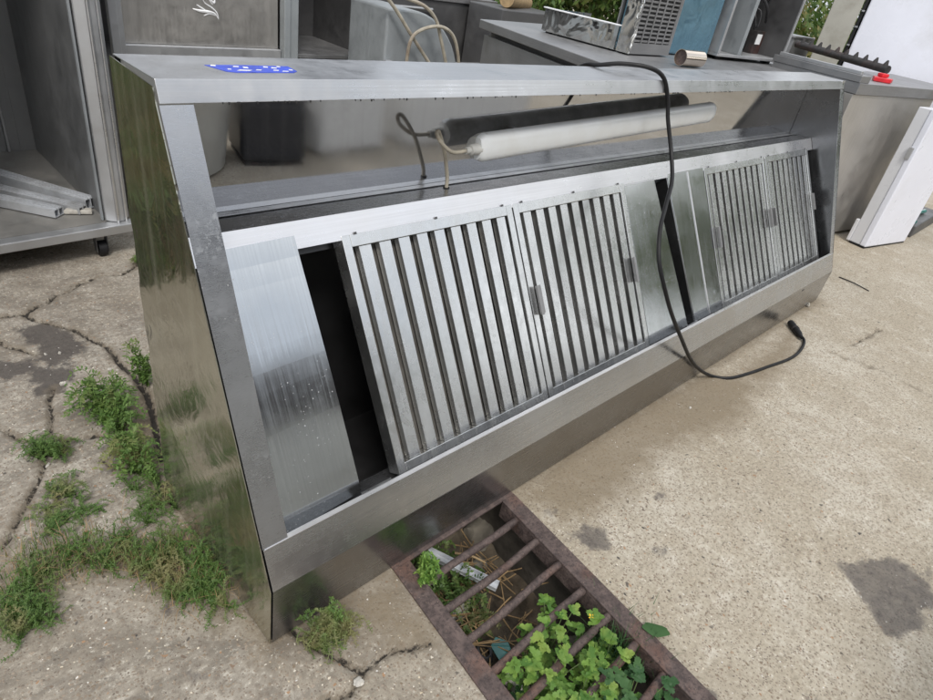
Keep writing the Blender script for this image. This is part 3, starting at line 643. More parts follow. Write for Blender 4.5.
gd = MB(); p_ = la+lo_*0; gd.tube([p_-ld*.045, p_-ld*.03, p_-ld*.028, p_+ld*.02], [.010, .010, .015, .017], n=12, sub=1); hb(gd, 'cable_gland', M['lamp_grey'], lm, smooth=True)
for s_ in (.25, 1.15):
    cl = MB(); q = la+ld*s_; cl.box(q.x-.008, q.x+.008, .466, .529, q.z-.012, q.z+.012); hb(cl, 'bracket', M['lamp_grey'], lm)
cb = MB(); cb.tube([(.815, .48, .80), (.812, .478, .835), (.800, .474, .87), (.775, .468, .925), (.742, .458, .972), (.728, .452, .985), (.722, .448, .978), (.738, .442, .955), (.785, .446, .928), (.84, .452, .926)], .0055, n=10); hb(cb, 'lamp_cable', M['cord_grey'], lm, smooth=True)
b = MB(); b.tube([(.815, .48, .803), (.815, .48, .816)], .009, n=12, sub=1); hb(b, 'grommet', M['black'], smooth=True)
b = MB(); q = at(835+0, 62, 1, .4)
b.box(L-.045, L-.001, pB[0]-.0035, pB[0]-.0005, 1.104, 1.131); hb(b, 'corner_patch', M['strip'])
b = MB(); hp = at(803, 290, 1, -.004); b.box(hp.x-.012, hp.x+.012, -.0055, -.0038, hp.z-.004, hp.z+.004); hb(b, 'slot', M['inner'])

# ------------------------------------------------------------------ power cord draped over the hood
pc = empty('power_cord', (2.0, -.1, 0)); tag(pc, 'black power cord draped over the hood, its plug end on the concrete', 'cord')
pts = [(1.62, .75, 1.062), (1.50, .60, 1.125), (1.487, .532, 1.140), (1.52, .47, 1.158), (1.575, .40, 1.162), (1.625, .365, 1.140), (1.662, .345, 1.075), at(668, 120, 1, .325), at(671, 150, 1, .28), at(672, 180, 1, .22), at(666, 205, 1, .165), at(660, 230, 1, .115), at(659, 260, 1, .065), at(665, 290, 1, .020), at(672, 315, 1, -.006),
       at(682, 340, 1, -.022), at(690, 358, 1, -.026), at(699, 369, 1, -.03), G(712, 376, .008), G(730, 378, .008), G(750, 373, .008), G(770, 366, .007), G(787, 360, .007), G(797, 354, .008), G(803, 346, .01), G(804, 340, .014), G(801, 336, .018)]
b = MB(); b.tube(pts, .0071, n=10, sub=8); b.v = [tuple(Vector(p)-Vector((2, -.1, 0))) for p in b.v]; b.build('cable', M['black'], pc, smooth=True)
p0, p1 = G(802, 338, .02), G(790, 322, .02); dp = (p1-p0)
b = MB(); b.tube([p0, p0+dp*.15, p0+dp*.3, p0+dp*.75, p0+dp*.95, p1], [.008, .012, .017, .018, .017, .008], n=14, sub=3); b.v = [tuple(Vector(p)-Vector((2, -.1, 0))) for p in b.v]; pl = b.build('plug', M['black'], pc, smooth=True)
b = MB(); b.tube([p0+dp*.5, p0+dp*.58], .0195, n=14, sub=1); b.v = [tuple(Vector(p)-Vector((2, -.1, 0))) for p in b.v]; b.build('grip_ring', M['iron_black'], pl, smooth=True)
stick('black_rod', G(839, 277, .004), G(869, 291, .004), .004, M['black'], 'thin black rod lying on the concrete right of the hood', 'rod')

# ------------------------------------------------------------------ steel cart, left
cart = empty('steel_cart', (.15, 2.5, 0)); tag(cart, 'open grey steel transport cabinet on castors at the left of the hood', 'cabinet')
co_ = Vector((.15, 2.5, 0))
def mk(root, org):
    def f(mb, name, mat, parent=None, **k):
        mb.v = [tuple(Vector(p)-org) for p in mb.v]; return mb.build(name, mat, parent or root, **k)
    return f
cb_ = mk(cart, co_)
b = MB(); b.prism([(-.20, 2.035), (.395, 2.075), (.395, 3.12), (-.20, 3.12)], 2, .135, .150); cb_(b, 'floor', M['cart_floor'])
b = MB(); b.prism([(-.21, 1.975), (.450, 2.015), (.475, 2.075), (.41, 2.070), (-.20, 2.032)], 2, .112, .152); cb_(b, 'front_sill', M['cart'], bevel=.004)
b = MB(); b.box(.368, .376, 2.10, 3.12, .151, 1.85); b.box(.30, .3675, 3.085, 3.0905, .151, 1.85); b.box(.395, .405, 2.13, 3.12, .112, 1.85); cb_(b, 'side_wall', M['cart_in'])
b = MB(); b.box(-.20, .2995, 3.088, 3.095, .151, 1.85); b.box(-.21, -.20, 2.03, 3.12, .112, 1.85); cb_(b, 'back_wall', M['cart_in'])
b = MB(); b.box(.24, .252, 3.07, 3.087, .151, 1.85); cb_(b, 'rear_post', M['cart'], bevel=.003)
b = MB(); b.prism([(.362, 2.072), (.40, 2.045), (.43, 2.045), (.462, 2.080), (.462, 2.12), (.415, 2.118), (.376, 2.10)], 2, .153, 1.85); cb_(b, 'front_post', M['cart'], bevel=.006)
b = MB(); b.box(.3525, .3600, 2.085, 2.100, .153, 1.85); cb_(b, 'door_seal', M['zinc'])
b = MB(); b.tube([(.404, 2.040, .153), (.404, 2.040, 1.85)], .006, n=8, sub=1); b.tube([(.440, 2.050, .153), (.440, 2.050, 1.85)], .004, n=8, sub=1); cb_(b, 'post_edge', M['hood_lip'], smooth=True)
b = MB(); b.box(-.22, .47, 2.0, 3.13, 1.851, 1.87); cb_(b, 'roof', M['cart'])
for (x, y) in ((.33, 2.07), (-.12, 2.07), (.33, 3.0), (-.12, 3.0)):
    b = MB(); b.tube([(x-.016, y, .034), (x+.016, y, .034)], .034, n=20, sub=1); w_ = cb_(b, 'castor_wheel', M['black'], smooth=True)
    b = MB(); b.box(x-.024, x-.020, y-.02, y+.02, .02, .105); b.box(x+.020, x+.024, y-.02, y+.02, .02, .105); b.box(x-.03, x+.03, y-.03, y+.03, .105, .1115); cb_(b, 'castor_fork', M['bg_dark'], w_, bevel=.002)
b = MB(); pj = at(118, 186, 1, 2.13); 
# aluminium profiles on the cart floor
def profile(a, c, wd, ht, label, i):
    a, c = Vector(a), Vector(c); d = (c-a).normalized(); s_ = d.cross(Vector((0, 0, 1))).normalized(); u_ = Vector((0, 0, 1)); b = MB()
    def bar(o0, o1, h0, h1): b.hexa([a+s_*o0+u_*h0, a+s_*o1+u_*h0, c+s_*o1+u_*h0, c+s_*o0+u_*h0, a+s_*o0+u_*h1, a+s_*o1+u_*h1, c+s_*o1+u_*h1, c+s_*o0+u_*h1])
    t_ = .003
    bar(-wd, wd, 0, t_); bar(-wd, wd, ht-t_, ht); bar(-wd, -wd+t_, t_+.0002, ht-t_-.0002); bar(wd-t_, wd, t_+.0002, ht-t_-.0002); bar(-t_, t_, t_+.0002, ht-t_-.0002)
    for k in (-.55, .05, .55): bar(wd*k, wd*(k+.16), ht+.0002, ht+.005)
    tag(b.build('aluminium_profile', M['alu'], bevel=.0008), label, 'metal profile', 'aluminium profiles on the cabinet floor')
profile(G(92, 208, .155), at(-30, 172, 2, .155), .030, .045, 'rear ribbed aluminium profile lying on the cabinet floor', 0)
profile(G(84, 213, .155), at(-30, 186, 2, .155), .024, .030, 'middle ribbed aluminium profile on the cabinet floor', 1)
profile(G(60, 216, .155), at(-30, 198, 2, .155), .028, .034, 'front ribbed aluminium profile on the cabinet floor, ending short of the others', 2)
b = MB(); q = G(76, 212, .154); b.prism([(q.x-.05, q.y-.01), (q.x+.05, q.y-.05), (q.x+.06, q.y-.02), (q.x-.02, q.y+.03)], 2, .154, .172)
tag(b.build('plaster_piece', M['pebble'], bevel=.004), 'pale crumbly block lying at the end of the front profile', 'rubble')

# ------------------------------------------------------------------ big steel cabinet behind the hood
cab = empty('display_cabinet', (1.25, 2.7, 0)); tag(cab, 'tall steel cabinet with brushed panel and open dark bay behind the hood', 'cabinet')
kb = mk(cab, Vector((1.25, 2.7, 0)))
b = MB(); b.box(.655, 1.405, 2.455, 2.462, .80, 1.95); kb(b, 'door_panel', M['bg_steel_warm'])
b = MB(); b.box(.645, 1.41, 2.43, 2.46, .755, .798); fr_ = kb(b, 'bottom_rail', M['cart'], bevel=.004)
b = MB(); b.box(.588, .625, 2.40, 2.43, .0, 1.95); b.box(.6255, .652, 2.425, 2.455, .0, 1.95); kb(b, 'door_frame', M['cart'], bevel=.004)
b = MB(); b.box(1.412, 1.448, 2.40, 2.45, .02, 1.95); b.box(1.452, 1.505, 2.42, 2.47, .02, 1.95); kb(b, 'middle_post', M['zinc'], bevel=.005)
b = MB(); b.box(1.507, 1.97, 2.46, 3.02, .755, .775); kb(b, 'shelf', M['bg_steel'], bevel=.002)
b = MB(); b.box(1.507, 1.97, 3.02, 3.03, .02, 1.95); b.box(1.60, 1.61, 3.0, 3.019, .78, 1.95); b.box(1.84, 1.85, 3.0, 3.019, .78, 1.95); b.box(1.972, 1.985, 2.46, 3.03, .02, 1.95); b.box(1.507, 1.515, 2.475, 3.019, .78, 1.95); kb(b, 'bay_wall', M['bg_dark'])
b = MB(); b.box(1.985, 2.035, 2.44, 2.50, .02, 1.95); kb(b, 'corner_post', M['bg_dark'], bevel=.004)
b = MB(); b.box(.60, 1.405, 2.475, 3.02, .02, .70); b.box(.60, 1.99, 3.031, 3.04, .02, 1.95); b.box(.59, 2.03, 2.41, 3.04, 1.952, 1.97); kb(b, 'body', M['bg_steel'])
# pale floral ornament etched on the panel: a generic curled spray
ob = MB()
def orn(pxs, r):
    pp = [at(a, c, 1, 2.452) for a, c in pxs]; pp = [Vector((p.x, 2.4545, p.z)) for p in pp]; ob.tube(pp, r, n=6, sub=5)
orn([(193, 9), (200, 11), (208, 12), (215, 14), (219, 20)], [.002, .006, .007, .004, .001])
orn([(203, 0), (206, 4), (212, 8), (217, 13), (219, 19)], [.001, .003, .004, .003, .001])
orn([(212, -8), (210, 0), (213, 5)], [.003, .004, .002]); orn([(208, -3), (214, 3), (215, 0)], [.002, .005, .003]); orn([(197, 5), (203, 9), (209, 13)], [.002, .004, .002]); orn([(204, 16), (210, 14), (216, 16)], [.001, .004, .001])
kb(ob, 'ornament', M['white_flake'], smooth=True)

# ------------------------------------------------------------------ rounded galvanised cowl with hoses
cw = empty('galvanised_tank', (1.95, 1.9, 0)); tag(cw, 'blue-grey galvanised tank with rounded shoulder behind the hood', 'tank'); wb = mk(cw, Vector((1.95, 1.9, 0)))
def dome(dx, z0_=0.03):
    pts = [(1.745, z0_)]; pts += [(1.745, 1.085)]
    cx, cz_, rx_, rz_ = 1.90, .70, .385, .385
    for i in range(0, 13):
        a = math.pi/2-(math.pi/2)*i/12; pts.append((cx+math.cos(a)*rx_, cz_+math.sin(a)*rz_))
    pts.append((2.285, z0_)); return pts
b = MB(); b.prism(dome(0), 1, 2.0, 2.32); wb(b, 'body', M['zinc'], bevel=.01)
b = MB(); b.tube([(1.95, 1.995, .72), (1.95, 1.985, .72)], .016, n=14, sub=1); wb(b, 'bolt', M['bg_dark'], smooth=True)
b = MB(); q = at(387, 61, 1, 1.99); b.box(q.x-.02, q.x+.02, 1.97, 1.999, q.z-.02, q.z+.006); wb(b, 'bracket', M['cart'], bevel=.003)
def hose(pp, y, label, r=.009):
    b = MB(); b.tube([at(a, c, 1, yy) for (a, c, yy) in pp], r, n=8, sub=6); tag(b.build('hose', M['cord_grey'], smooth=True), label, 'hose', 'grey hoses over the galvanised tank')
hose([(384, -6, 1.97), (396, 10, 1.96), (410, 33, 1.95), (422, 52, 1.95), (432, 68, 1.95), (440, 85, 1.95)], 0, 'grey hose running steeply down across the tank front')
hose([(400, -4, 1.97), (424, 6, 1.93), (436, 20, 1.92), (441, 40, 1.92), (446, 64, 1.92), (449, 85, 1.92)], 0, 'grey hose bending over the rounded shoulder of the tank')
hose([(406, 80, 1.94), (407, 58, 1.94), (412, 38, 1.93), (424, 29, 1.93), (441, 27, 1.90), (453, 36, 1.9), (458, 55, 1.9), (459, 80, 1.9)], 0, 'grey hose curled in a loop low on the tank front')

# ------------------------------------------------------------------ steel work table behind the hood
tb = empty('steel_table', (3.4, 1.4, 0)); tag(tb, 'dark grey stainless work table standing behind the hood', 'table'); tbb = mk(tb, Vector((3.4, 1.4, 0)))
TP = [(2.135, .62), (4.25, .62), (4.78, 1.20), (4.70, 2.35), (2.61, 2.214)]
b = MB(); b.prism(TP, 2, 1.002, 1.05); tbb(b, 'tabletop', M['bg_steel'], bevel=.004)
IN = [(2.20, .66), (4.2, .66), (4.70, 1.22), (4.62, 2.28), (2.66, 2.15)]
b = MB(); b.prism(IN, 2, .16, 1.0015); tbb(b, 'cupboard', M['bg_dark'])
b = MB(); b.hexa([(2.612, 2.16, .20), (2.632, 2.14, .20), (2.232, .80, .20), (2.212, .80, .20), (2.612, 2.16, .975), (2.632, 2.14, .975), (2.232, .80, .975), (2.212, .80, .975)]); tbb(b, 'side_door', M['bg_steel'])
for (x, y) in ((2.24, .70), (4.15, .70), (4.58, 2.22), (2.68, 2.10)):
    b = MB(); b.tube([(x, y, 0), (x, y, .159)], .022, n=12, sub=1); tbb(b, 'leg', M['bg_steel'], smooth=True)
zt = 1.0505
# condenser unit with slotted grille
cu = empty('condenser_unit', (3.0, 1.5, zt)); tag(cu, 'battered shiny refrigeration unit with slotted grille standing on the steel table', 'condenser unit'); ub = mk(cu, Vector((3.0, 1.5, zt)))
b = MB(); b.box(2.80, 2.806, 1.36, 1.88, zt+.012, zt+.125); b.box(2.80, 3.25, 1.88, 1.886, zt+.012, zt+.125); b.box(2.8065, 3.25, 1.36, 1.879, zt+.008, zt+.014); ub(b, 'tray', M['polish'])
b = MB(); b.box(2.785, 2.815, 1.35, 1.89, zt+.1255, zt+.132); ub(b, 'tray_rim', M['white_flake'], bevel=.002)
for y_ in (1.40, 1.49): b = MB(); b.box(2.7955, 2.7995, y_, y_+.022, zt+.085, zt+.10); ub(b, 'slot', M['inner'])
for (x, y) in ((2.82, 1.84), (2.83, 1.32), (3.2, 1.32)): b = MB(); b.box(x-.015, x+.015, y-.015, y+.015, zt, zt+.0075); ub(b, 'foot', M['black'])
gx0, gx1, gy, gz0, gz1 = 2.80, 3.225, 1.262, zt+.008, zt+.62
b = MB(); b.box(gx0, gx0+.006, gy+.004, 1.345, gz0, gz1);  b.prism([(gx0+.0065, 1.339), (gx1-.006, 1.339), (gx1-.006, gy+.0045), (gx1, gy+.0045), (gx1, 1.345), (gx0+.0065, 1.345)], 2, gz0, gz1); ub(b, 'casing', M['polish'])
b = MB(); ncol = 5; gw = (gx1-gx0-.05)/ncol
b.box(gx0+.001, gx1-.001, gy, gy+.003, gz0, gz0+.055)
for i in range(ncol+1): xx = gx0+.025+i*gw; b.box(xx-.006, xx+.006, gy, gy+.003, gz0+.0555, gz1)
b.box(gx0+.001, gx0+.018, gy, gy+.003, gz0+.0555, gz1); b.box(gx1-.018, gx1-.001, gy, gy+.003, gz0+.0555, gz1)
for k in range(26):
    z_ = gz0+.06+k*.0212; b.box(gx0+.019, gx1-.019, gy+.0035, gy+.0065, z_, z_+.0095)
ub(b, 'grille', M['bg_steel'])
b = MB(); b.box(gx0+.007, gx1-.007, gy+.03, gy+.034, gz0, gz1); ub(b, 'radiator', M['inner'])
b = MB()   # crumpled foil edge on the left of the grille
vs = []; 
for i in range(26):
    for j in range(5):
        z_ = gz0+(gz1-gz0)*i/25; vs.append((gx0-.012+j*.006+.004*math.sin(i*1.7+j*2), gy-.004+.005*math.sin(i*2.3+j*1.9)+.004*math.cos(i*.9), z_+.006*math.sin(j*3+i)))
b.add(vs, [(i*5+j, i*5+j+1, (i+1)*5+j+1, (i+1)*5+j) for i in range(25) for j in range(4)])
o = ub(b, 'foil', M['polish']); sm = o.modifiers.new('solid', 'SOLIDIFY'); sm.thickness = .0015
pa_ = at(681, 57, 2, zt+.032); pb2 = at(704, 49, 2, zt+.034)
b = MB(); dd = (Vector(pb2)-Vector(pa_)); dd = dd.normalized()
def hollow(b, a, c, r, t_=.002, n=24):
    a, c = Vector(a), Vector(c); d = (c-a).normalized(); u = d.orthogonal().normalized(); w_ = d.cross(u); vs = []
    for (p, rr) in ((a, r), (c, r), (c, r-t_), (a, r-t_)):
        for k in range(n): an = 2*math.pi*k/n; vs.append(p+(u*math.cos(an)+w_*math.sin(an))*rr)
    fs = []
    for q in range(4):
        for k in range(n): fs.append((q*n+k, q*n+(k+1) % n, ((q+1) % 4)*n+(k+1) % n, ((q+1) % 4)*n+k))
    b.add(vs, fs)
a_ = Vector((3.165, 1.135, zt+.034)); c_ = Vector((3.30, 1.20, zt+.034))
pS = Vector(at(680.5, 57.5, 2, zt+.043)); pQ = Vector(at(703, 51, 2, zt+.050)); dd = Vector((.895, -.33, 0)).normalized(); dd = Vector((.93, -.15, 0)).normalized(); pQ = pS+dd*.17; hollow(b, pS, pQ, .041, .003)
o = b.build('pipe_stub', M['chrome'], smooth=True); tag(o, 'short polished steel pipe stub lying on the table beside the slotted grille', 'pipe')
b = MB(); b.tube([pS+dd*.012, pS+dd*.017], .0375, n=24, sub=1); b.build('rusty_core', M['rust'], o, smooth=True)
# blue film covered sheet box
bf = empty('blue_covered_box', (3.5, 1.5, zt)); tag(bf, 'steel box wrapped in shiny blue film between grille unit and open control box', 'box'); fb = mk(bf, Vector((3.5, 1.5, zt)))
b = MB(); b.prism([(3.30, 1.36), (3.80, 1.31), (3.82, 1.66), (3.32, 1.70)], 2, zt+.004, zt+.66); fb(b, 'body', M['bluefilm'], bevel=.012)
b = MB(); b.box(3.32, 3.82, 1.72, 1.73, zt, zt+.68); fb(b, 'backing_frame', M['bg_steel'])
# open control box
cx_ = empty('control_box', (4.25, 1.3, zt)); tag(cx_, 'open grey metal control box with loose wiring on the steel table', 'control box', None); xb = mk(cx_, Vector((4.25, 1.3, zt)))
def sh2(p, q_):  # along the box front from (3.83,1.262) to (4.60,1.152)
    a0 = Vector((3.835, 1.262)); u = Vector((.990, -.141)); v_ = Vector((.141, .990)); r_ = a0+u*p+v_*q_; return (r_.x, r_.y)
def cbox(b, p0_, p1_, q0_, q1_, z0_, z1_): return b.prism([sh2(p0_, q0_), sh2(p1_, q0_), sh2(p1_, q1_), sh2(p0_, q1_)], 2, z0_, z1_)
zb = zt+.020
b = MB(); cbox(b, 0, .80, 0, .42, zb, zb+.018); xb(b, 'base', M['cart'], bevel=.003)
b = MB(); cbox(b, 0, .022, 0, .42, zb+.0185, zb+.75); cbox(b, .778, .80, 0, .42, zb+.0185, zb+.75); xb(b, 'casing', M['cart'], bevel=.002)
b = MB(); cbox(b, .023, .777, .40, .42, zb+.0185, zb+.75); cbox(b, .7765, .7775, .01, .399, zb+.019, zb+.74); xb(b, 'rear_plate', M['bg_dark'])
b = MB(); cbox(b, .24, .275, .01, .30, zb+.019, zb+.75); xb(b, 'partition', M['zinc'], bevel=.002)
b = MB(); cbox(b, .276, .70, .33, .395, zb+.02, zb+.70); xb(b, 'inner_plate', M['iron_black'])
q = at(757, 39, 1, 1.34); b = MB(); b.box(q.x-.02, q.x+.11, 1.341, 1.40, q.z-.10, q.z+.05); xb(b, 'relay', M['iron_black'], bevel=.004); b = MB(); b.box(q.x-.012, q.x+.065, 1.337, 1.3405, q.z-.035, q.z+.03); xb(b, 'label_plate', M['paper'])
for k in range(9):
    b = MB(); rr_ = random.Random(k); pp = []
    p_, z_ = .32+rr_.random()*.15, zb+.25+rr_.random()*.35
    for i in range(6): s2_ = sh2(min(.74, max(.30, p_+i*.06+rr_.uniform(-.05, .05))), .17+rr_.uniform(-.08, .08)); pp.append((s2_[0], s2_[1], z_+rr_.uniform(-.12, .06)*i*.4+.02))
    pp = [(p[0], p[1], max(p[2], zb+.04)) for p in pp]
    b.tube(pp, .005+.004*rr_.random(), n=6, sub=4); xb(b, 'wire', [M['cord_grey'], M['rope'], M['black']][k % 3], smooth=True)
for (p_, q_) in ((.06, .05), (.70, .06), (.06, .36), (.70, .36)):
    b = MB(); cbox(b, p_, p_+.05, q_, q_+.05, zt, zb-.0005); xb(b, 'foot', M['black'])

# ------------------------------------------------------------------ right: steel counter, comb, fridges
ct = empty('steel_counter', (4.9, .7, 0)); tag(ct, 'brushed steel counter cabinet standing at the right end of the hood', 'counter'); nb = mk(ct, Vector((4.9, .7, 0)))
c0 = Vector((4.27, .51)); cu_ = Vector((.985, -.172)); cv_ = Vector((.172, .985))
def cc(p, q_): r_ = c0+cu_*p+cv_*q_; return (r_.x, r_.y)
def cpr(b, p0_, p1_, q0_, q1_, z0_, z1_): return b.prism([cc(p0_, q0_), cc(p1_, q0_), cc(p1_, q1_), cc(p0_, q1_)], 2, z0_, z1_)
b = MB(); cpr(b, .004, 1.21, .004, .60, .025, 1.018); nb(b, 'body', M['bg_steel_warm'], bevel=.003)
b = MB(); cpr(b, .0, 1.80, -.012, .61, 1.020, 1.086); nb(b, 'worktop', M['bg_steel'], bevel=.003)
b = MB(); cpr(b, -.004, .115, -.006, .62, 1.0865, 1.128); cpr(b, .1152, .35, .5, .62, 1.0865, 1.128); nb(b, 'raised_edge', M['bg_steel'], bevel=.003)
b = MB(); cpr(b, .02, .05, .02, .60, 1.1285, 1.150); nb(b, 'rear_ledge', M['cart'], bevel=.003)
for (p_, q_) in ((.05, .05), (1.15, .05), (1.15, .55), (.05, .55)):
    b = MB(); x_, y_ = cc(p_, q_); b.tube([(x_, y_, 0), (x_, y_, .0245)], .025, n=12, sub=1); nb(b, 'foot', M['black'], smooth=True)
# black serrated comb
ka, kc = Vector(at(797, 44, 2, 1.165)), Vector(at(888, 70, 2, 1.145))
kd = (kc-ka).normalized(); ks = kd.cross(Vector((0, 0, 1))).normalized(); Lk = (kc-ka).length
b = MB(); b.tube([ka, ka+kd*Lk*.25, ka+kd*Lk*.5, ka+kd*Lk*.75, kc], .028, n=10, sub=2)
for k in range(10):
    q = ka+kd*Lk*(.06+.1*k); b.tube([q, q+Vector((0, 0, .030)), q+Vector((0, 0, .058))+kd*.006], [.026, .018, .006], n=8, sub=1)
tag(b.build('toothed_bar', M['iron_black'], smooth=True), 'black cast iron bar with a row of teeth lying on the steel counter', 'iron bar')
b = MB(); q = at(881, 79, 2, 1.105); b.prism([(q.x-.08, q.y+.02), (q.x+.02, q.y-.06), (q.x+.10, q.y-.05), (q.x+.02, q.y+.06)], 2, 1.0868, 1.115); b.prism([(q.x-.0, q.y+.0), (q.x+.05, q.y-.03), (q.x+.02, q.y+.04)], 2, 1.1152, 1.14)
tag(b.build('red_plastic_piece', M['red'], bevel=.006), 'small red plastic piece on the steel counter under the toothed bar', 'plastic piece')
# white fridge door on edge in front of the counter
fd = empty('fridge_door', (5.2, .15, 0)); tag(fd, 'white fridge door standing upright on the concrete in front of the steel counter', 'fridge door'); db = mk(fd, Vector((5.2, .15, 0)))
d0 = Vector((4.915, .145)); du = Vector((.975, -.222)); dv = Vector((.16, .987))
def dd_(p, q_, z=0): r_ = d0+du*p+dv*q_; return (r_.x, r_.y)
def dpr(b, p0_, p1_, q0_, q1_, z0_, z1_, lean=.03):
    lo = [dd_(p0_, q0_), dd_(p1_, q0_), dd_(p1_, q1_), dd_(p0_, q1_)]
    return b.hexa([(x+lean*z0_, y+lean*z0_*.3, z0_) for x, y in lo]+[(x+lean*z1_, y+lean*z1_*.3, z1_) for x, y in lo])
b = MB(); dpr(b, 0, .60, 0, .045, .012, .995); db(b, 'front_shell', M['white_enamel'], bevel=.007)
b = MB(); dpr(b, .006, .594, .0455, .125, .012, .990); dpr(b, -.002, .03, .1255, .15, .012, .18); db(b, 'inner_liner', M['white_shade'], bevel=.005)
b = MB(); dpr(b, -.003, .60, .004, .12, .0, .0115); db(b, 'bottom_seal', M['black'])
b = MB(); dpr(b, -.012, -.0005, .02, .05, .66, .74); db(b, 'handle', M['cart'], bevel=.002)
# tall white fridge and beige cabinet behind
wf = empty('white_fridge', (6.7, .9, 0)); tag(wf, 'tall white fridge standing behind the steel counter at the right', 'fridge'); fbb = mk(wf, Vector((6.7, .9, 0)))
b = MB(); b.prism([(6.10, 1.20), (6.36, .30), (7.0, .45), (6.76, 1.36)], 2, .03, 1.85); fbb(b, 'body', M['white_enamel'], bevel=.012)
b = MB(); b.prism([(6.085, 1.235), (6.092, 1.21), (6.7, 1.37), (6.69, 1.40)], 2, .04, 1.84); sl2 = fbb(b, 'door_seal', M['black'], bevel=.003)
for z_ in (1.22, 1.36, 1.48): b = MB(); b.box(6.076, 6.086, 1.206, 1.226, z_, z_+.012); fbb(b, 'hinge', M['cart'])
for (x, y) in ((6.32, .5), (6.6, 1.1)): b = MB(); b.box(x, x+.1, y, y+.1, 0, .0295); fbb(b, 'foot', M['black'])
bc = empty('beige_cabinet', (6.3, 1.4, 0)); tag(bc, 'beige grey metal cabinet standing against the tall white fridge', 'cabinet'); bb = mk(bc, Vector((6.3, 1.4, 0)))
b = MB(); b.prism([(6.075, 1.245), (6.62, 1.42), (6.56, 1.63), (6.02, 1.455)], 2, .02, 1.9); bb(b, 'body', M['beige'], bevel=.006)
b = MB(); b.prism([(6.068, 1.236), (6.074, 1.2375), (6.02, 1.452), (6.012, 1.450)], 2, .05, 1.88); bb(b, 'door', M['beige'], bevel=.003)
b = MB(); q = at(816, 40, 1, 1.75); b.box(6.05, 6.5, 1.66, 2.0, .0, 1.19); b.box(6.03, 6.52, 1.65, 2.01, 1.1905, 1.21); o = b.build('grey_crate', M['bg_steel'], bevel=.004); tag(o, 'grey metal box standing beyond the beige cabinet', 'box')
b = MB(); b.hexa([(6.45, 2.1, 0), (6.52, 2.1, 0), (6.52, 2.2, 0), (6.45, 2.2, 0), (6.45, 2.1, 2.1), (6.52, 2.1, 2.1), (6.52, 2.2, 2.1), (6.45, 2.2, 2.1)]); tag(b.build('steel_post', M['bg_dark'], bevel=.004), 'dark steel post against the greenery behind the grey box', 'post')
# low dark appliance and red bits on the right
lb_ = empty('floor_scraps', (6.2, .0, 0)); tag(lb_, 'low dark steel tray with red and pale scrap beside the white fridge', 'tray'); sb = mk(lb_, Vector((6.2, 0, 0)))
q0 = G(914, 236); 
b = MB(); b.box(5.72, 6.6, .02, .42, .004, .10); sb(b, 'tray', M['bg_dark'], bevel=.008)
b = MB(); b.tube([(5.80, .06, .115), (6.0, .12, .125), (6.3, .10, .12)], .018, n=10); sb(b, 'pale_pipe', M['teal'], smooth=True)
b = MB(); b.tube([(5.85, .2, .13), (6.1, .24, .16), (6.4, .2, .14)], .03, n=10); sb(b, 'red_hose', M['red'], smooth=True)

# ------------------------------------------------------------------ dark machines further back
def machine(name, x0, x1, y0, y1, z1, label, cat, mat, legs=True, extra=None):
    r_ = empty(name, ((x0+x1)/2, (y0+y1)/2, 0)); tag(r_, label, cat); f = mk(r_, Vector(((x0+x1)/2, (y0+y1)/2, 0)))
    zb_ = .25 if legs else .01
    b = MB(); b.box(x0, x1, y0, y1, zb_, z1-.05); f(b, 'body', mat, bevel=.006)
    b = MB(); b.box(x0-.02, x1+.02, y0-.02, y1+.02, z1-.0495, z1); f(b, 'top', M['bg_steel'], bevel=.004)
    if legs:
        for (x, y) in ((x0+.04, y0+.04), (x1-.04, y0+.04), (x1-.04, y1-.04), (x0+.04, y1-.04)):
            b = MB(); b.box(x-.02, x+.02, y-.02, y+.02, 0, .2495); f(b, 'leg', M['bg_dark'])
    return r_, f
r_, f_ = machine('floor_unit', 3.0, 4.5, 3.0, 3.5, .55, 'low grey metal bench unit in the dark area behind the tank', 'bench', M['bg_steel'])
r_, f_ = machine('old_oven', 3.2, 4.7, 4.1, 4.9, 1.0, 'dark oven body standing behind the low bench unit', 'oven', M['bg_dark'])
b = MB(); b.box(3.3, 3.9, 4.085, 4.0995, .4, .85); f_(b, 'door', M['inner'])
b = MB(); b.tube([(3.35, 4.05, .88), (3.85, 4.05, .88)], .012, n=8, sub=1); f_(b, 'handle', M['cart'], smooth=True)
r_, f_ = machine('old_counter', 2.1, 3.0, 4.6, 5.3, .95, 'dark counter unit far behind the galvanised tank', 'counter', M['bg_dark'])
b = MB(); b.tube([(4.45, 3.72, 1.06), (5.1, 4.05, 1.02)], .07, n=16, sub=1); tag(b.build('wooden_log', M['wood'], smooth=True), 'pale round wooden log lying behind the steel table', 'log')
o = bpy.data.objects[-1] if False else None
b = MB(); b.box(4.3, 5.2, 3.6, 4.05, .0, .985); tag(b.build('dark_crate', M['bg_dark'], bevel=.01), 'dark metal chest carrying the pale log', 'chest')

